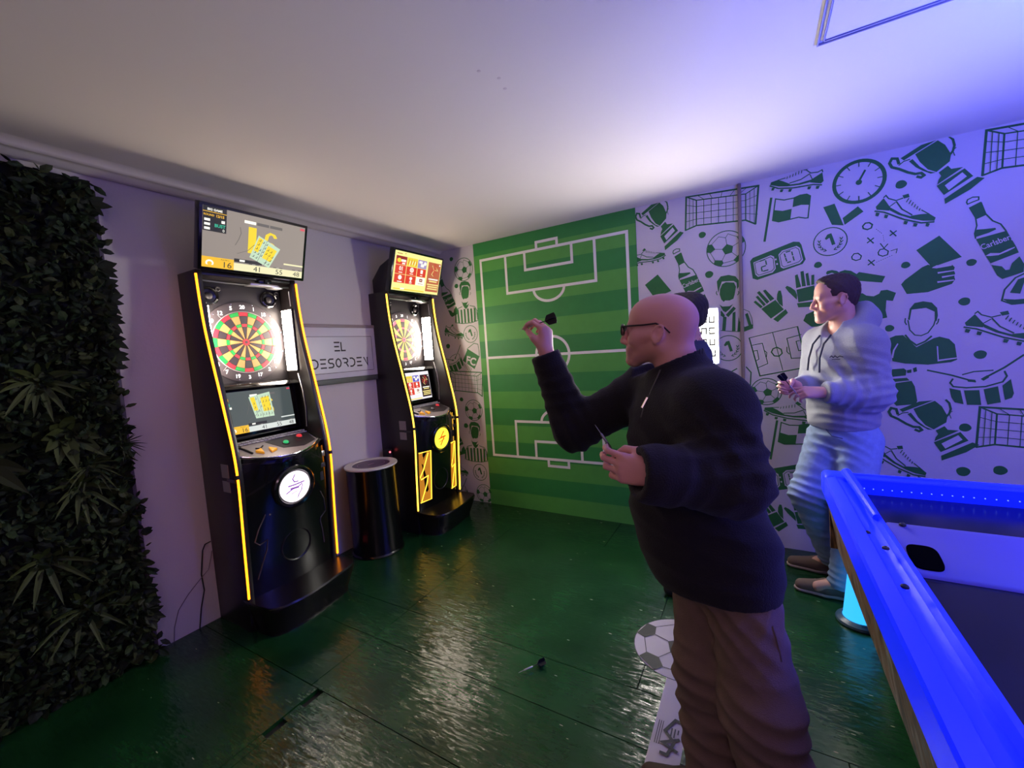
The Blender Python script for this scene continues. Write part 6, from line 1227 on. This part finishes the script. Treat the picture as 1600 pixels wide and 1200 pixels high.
# ------------------------------------------------------------------ dark-haired man standing before the light box
def person_c():
    org = (2.60, 2.70, 0)
    Pn = empty('person', org, 'dark-haired man in a navy jacket, mostly hidden behind the bald man', 'person')
    hd = np.array((2.590, 2.70, 1.680)); F = (-.97, .2, -.05); U = (0, 0, 1); hs = (1, 1, 1)
    nb = np.array((2.617, 2.69, 1.49)); Sx = nrm((-.1, .995, 0)); Fx = nrm((-.995, -.1, 0)); Tb = [Sx, Fx, (0, 0, 1)]
    rsh, lsh = nb+Sx*.158+np.array((0, -.01, -.12)), nb-Sx*.18+np.array((0, -.01, -.12))
    che = nb+np.array((0, 0, -.22)); bel = nb+np.array((0, 0, -.45)); pel = nb+np.array((0, 0, -.62))
    rel, rwr = rsh+Sx*.05-Fx*.02+np.array((0, 0, -.29)), rsh+Sx*.04+Fx*.05+np.array((0, 0, -.53)); lel, lwr = lsh-Sx*.05-Fx*.02+np.array((0, 0, -.29)), lsh-Sx*.04+Fx*.05+np.array((0, 0, -.53))
    legs = [(pel+Sx*s_*.085+np.array((0, 0, -.03)), pel+Sx*s_*.1+Fx*.02+np.array((0, 0, -.44)), pel+Sx*s_*.11+np.array((0, 0, -.84))) for s_ in (1, -1)]
    f = Field((2.2, 2.42, -.01), (3.02, 3.02, 1.88), .0068)
    Fh, Lh, Uh = head(f, hd, F, U, hs)
    f.cone(hd+np.array((0, -.02, -.03)), nb+np.array((0, 0, -.02)), .056, .06, .03)
    f.ell(che, (.165, .10, .2), .05, B=Tb); f.ell(bel, (.15, .11, .2), .05, B=Tb); f.ell(pel, (.15, .12, .13), .05, B=Tb)
    f.cone(nb, rsh, .05, .05, .04); f.cone(nb, lsh, .05, .05, .04)
    f.chain([rsh, rel, rwr], [.05, .04, .03], .03); f.chain([lsh, lel, lwr], [.05, .04, .03], .03)
    for g in legs: f.chain(list(g), [.08, .056, .04], .04); f.cone(g[2], g[2]+Fx*.13+np.array((0, 0, -.04)), .038, .03, .02)
    cu = [(.3, .5, .3)]*4; th = [(.055, .045, .025), (.08, .036, .05), (.1, .02, .06)]
    hand(f, rwr, (0, 0, -1), tuple(-Sx), 1 if np.dot(np.cross((0, 0, -1), -Sx), Fx) > 0 else -1, cu, th); hand(f, lwr, (0, 0, -1), tuple(Sx), 1 if np.dot(np.cross((0, 0, -1), Sx), Fx) > 0 else -1, cu, th)
    sk = srgb(206, 150, 126)
    f.skin('body', org, skin_m, Pn, lambda V: np.tile(np.array(sk), (len(V), 1)), 1)
    f = Field(hd-.17, hd+.2, .005); f.frame(hd, [Fh, Lh, Uh], hs)
    f.ell((-.012, 0, .053), (.107, .086, .092), .02); f.ell((-.05, 0, .0), (.056, .072, .07), .02); f.ell((.05, 0, .115), (.06, .065, .035), .02)
    f.ell((.095, 0, -.01), (.06, .12, .08), .008, 'sub'); f.ell((.055, 0, -.08), (.07, .12, .09), .008, 'sub'); f.cut((0, 0, -.06), (.3, 0, -1))
    for s_ in (1, -1): f.ell((-.006, s_*.088, -.006), (.025, .03, .036), .006, 'sub')
    f.frame(); ix = np.nonzero(np.abs(f.v) < .02); Q = f.lo+f.h*np.stack(ix, 1); f.v[ix] += (0.0018*np.sin(Q[:, 0]*170+np.sin(Q[:, 2]*50)*2)*np.sin(Q[:, 1]*190+Q[:, 2]*70)).astype(np.float32)
    f.skin('hair', org, mat('dark_hair', srgb(30, 20, 20), .6, noise=(90, .35), bump=(140, .5, 4)), Pn, None, 1)
    f = Field((2.2, 2.42, .74), (3.02, 3.02, 1.66), .008)
    f.ell(che, (.2, .125, .22), .06, B=Tb); f.ell(bel, (.185, .14, .24), .06, B=Tb); f.ell(pel, (.18, .15, .12), .05, B=Tb)
    f.cone(nb+np.array((0, 0, -.02)), rsh, .075, .085, .05); f.cone(nb+np.array((0, 0, -.02)), lsh, .075, .085, .05)
    f.chain([rsh, rel, rwr], [.082, .07, .052], .04); f.chain([lsh, lel, lwr], [.082, .07, .052], .04)
    f.folds([(rel, (0, 0, 1), .05, .009, .12), (lel, (0, 0, 1), .05, .009, .12), (che, (.5, .2, 1), .09, .007, .25), (rsh, (.6, 0, .8), .05, .007, .12)])
    f.cone(nb+np.array((0, 0, -.01)), hd+np.array((0, -.01, -.06)), .066, .062, .01)
    f.cut_local(hd+np.array((0, 0, -.105)), (0, .3, 1), .14); f.cone(nb, hd, .058, .058, .004, 'sub')
    f.cut((0, 0, .80), (0, 0, -1)); 
    for a_, b_ in ((rel, rwr), (lel, lwr)): f.cut_local(b_, nrm(b_-a_), .07)
    f.skin('jacket', org, mat('navy_jacket', srgb(44, 50, 78), .85, noise=(60, .2), bump=(200, .2, 3)), Pn, None, 2)
    f = Field((2.2, 2.42, .03), (3.02, 3.02, 1.0), .008); f.ell(pel, (.165, .135, .12), .05, B=Tb)
    for g in legs: f.chain(list(g), [.105, .08, .068], .03)
    f.cut((0, 0, .07), (0, 0, -1)); f.skin('trousers', org, mat('dark_trousers', srgb(36, 38, 50), .85), Pn, None, 1)
    for g in legs:
        h0 = g[2]*np.array((1, 1, 0))-Fx*.07; f = Field(np.minimum(h0, h0+Fx*.3)-np.array((.08, .08, .01)), np.maximum(h0, h0+Fx*.3)+np.array((.08, .08, .16)), .006); shoe(f, h0, h0+Fx*.28); f.skin('shoe', org, rubber, Pn, None, 1)
person_c()

# small glowing marks are seen but need not be sampled as lamps
for n_, m_ in MATS.items():
    if n_.startswith(('screen_', 'number_', 'card_light', 'led_dot', 'button_', 'logo_violet', 'logo_orange', 'indicator')): m_.cycles.emission_sampling = 'NONE'
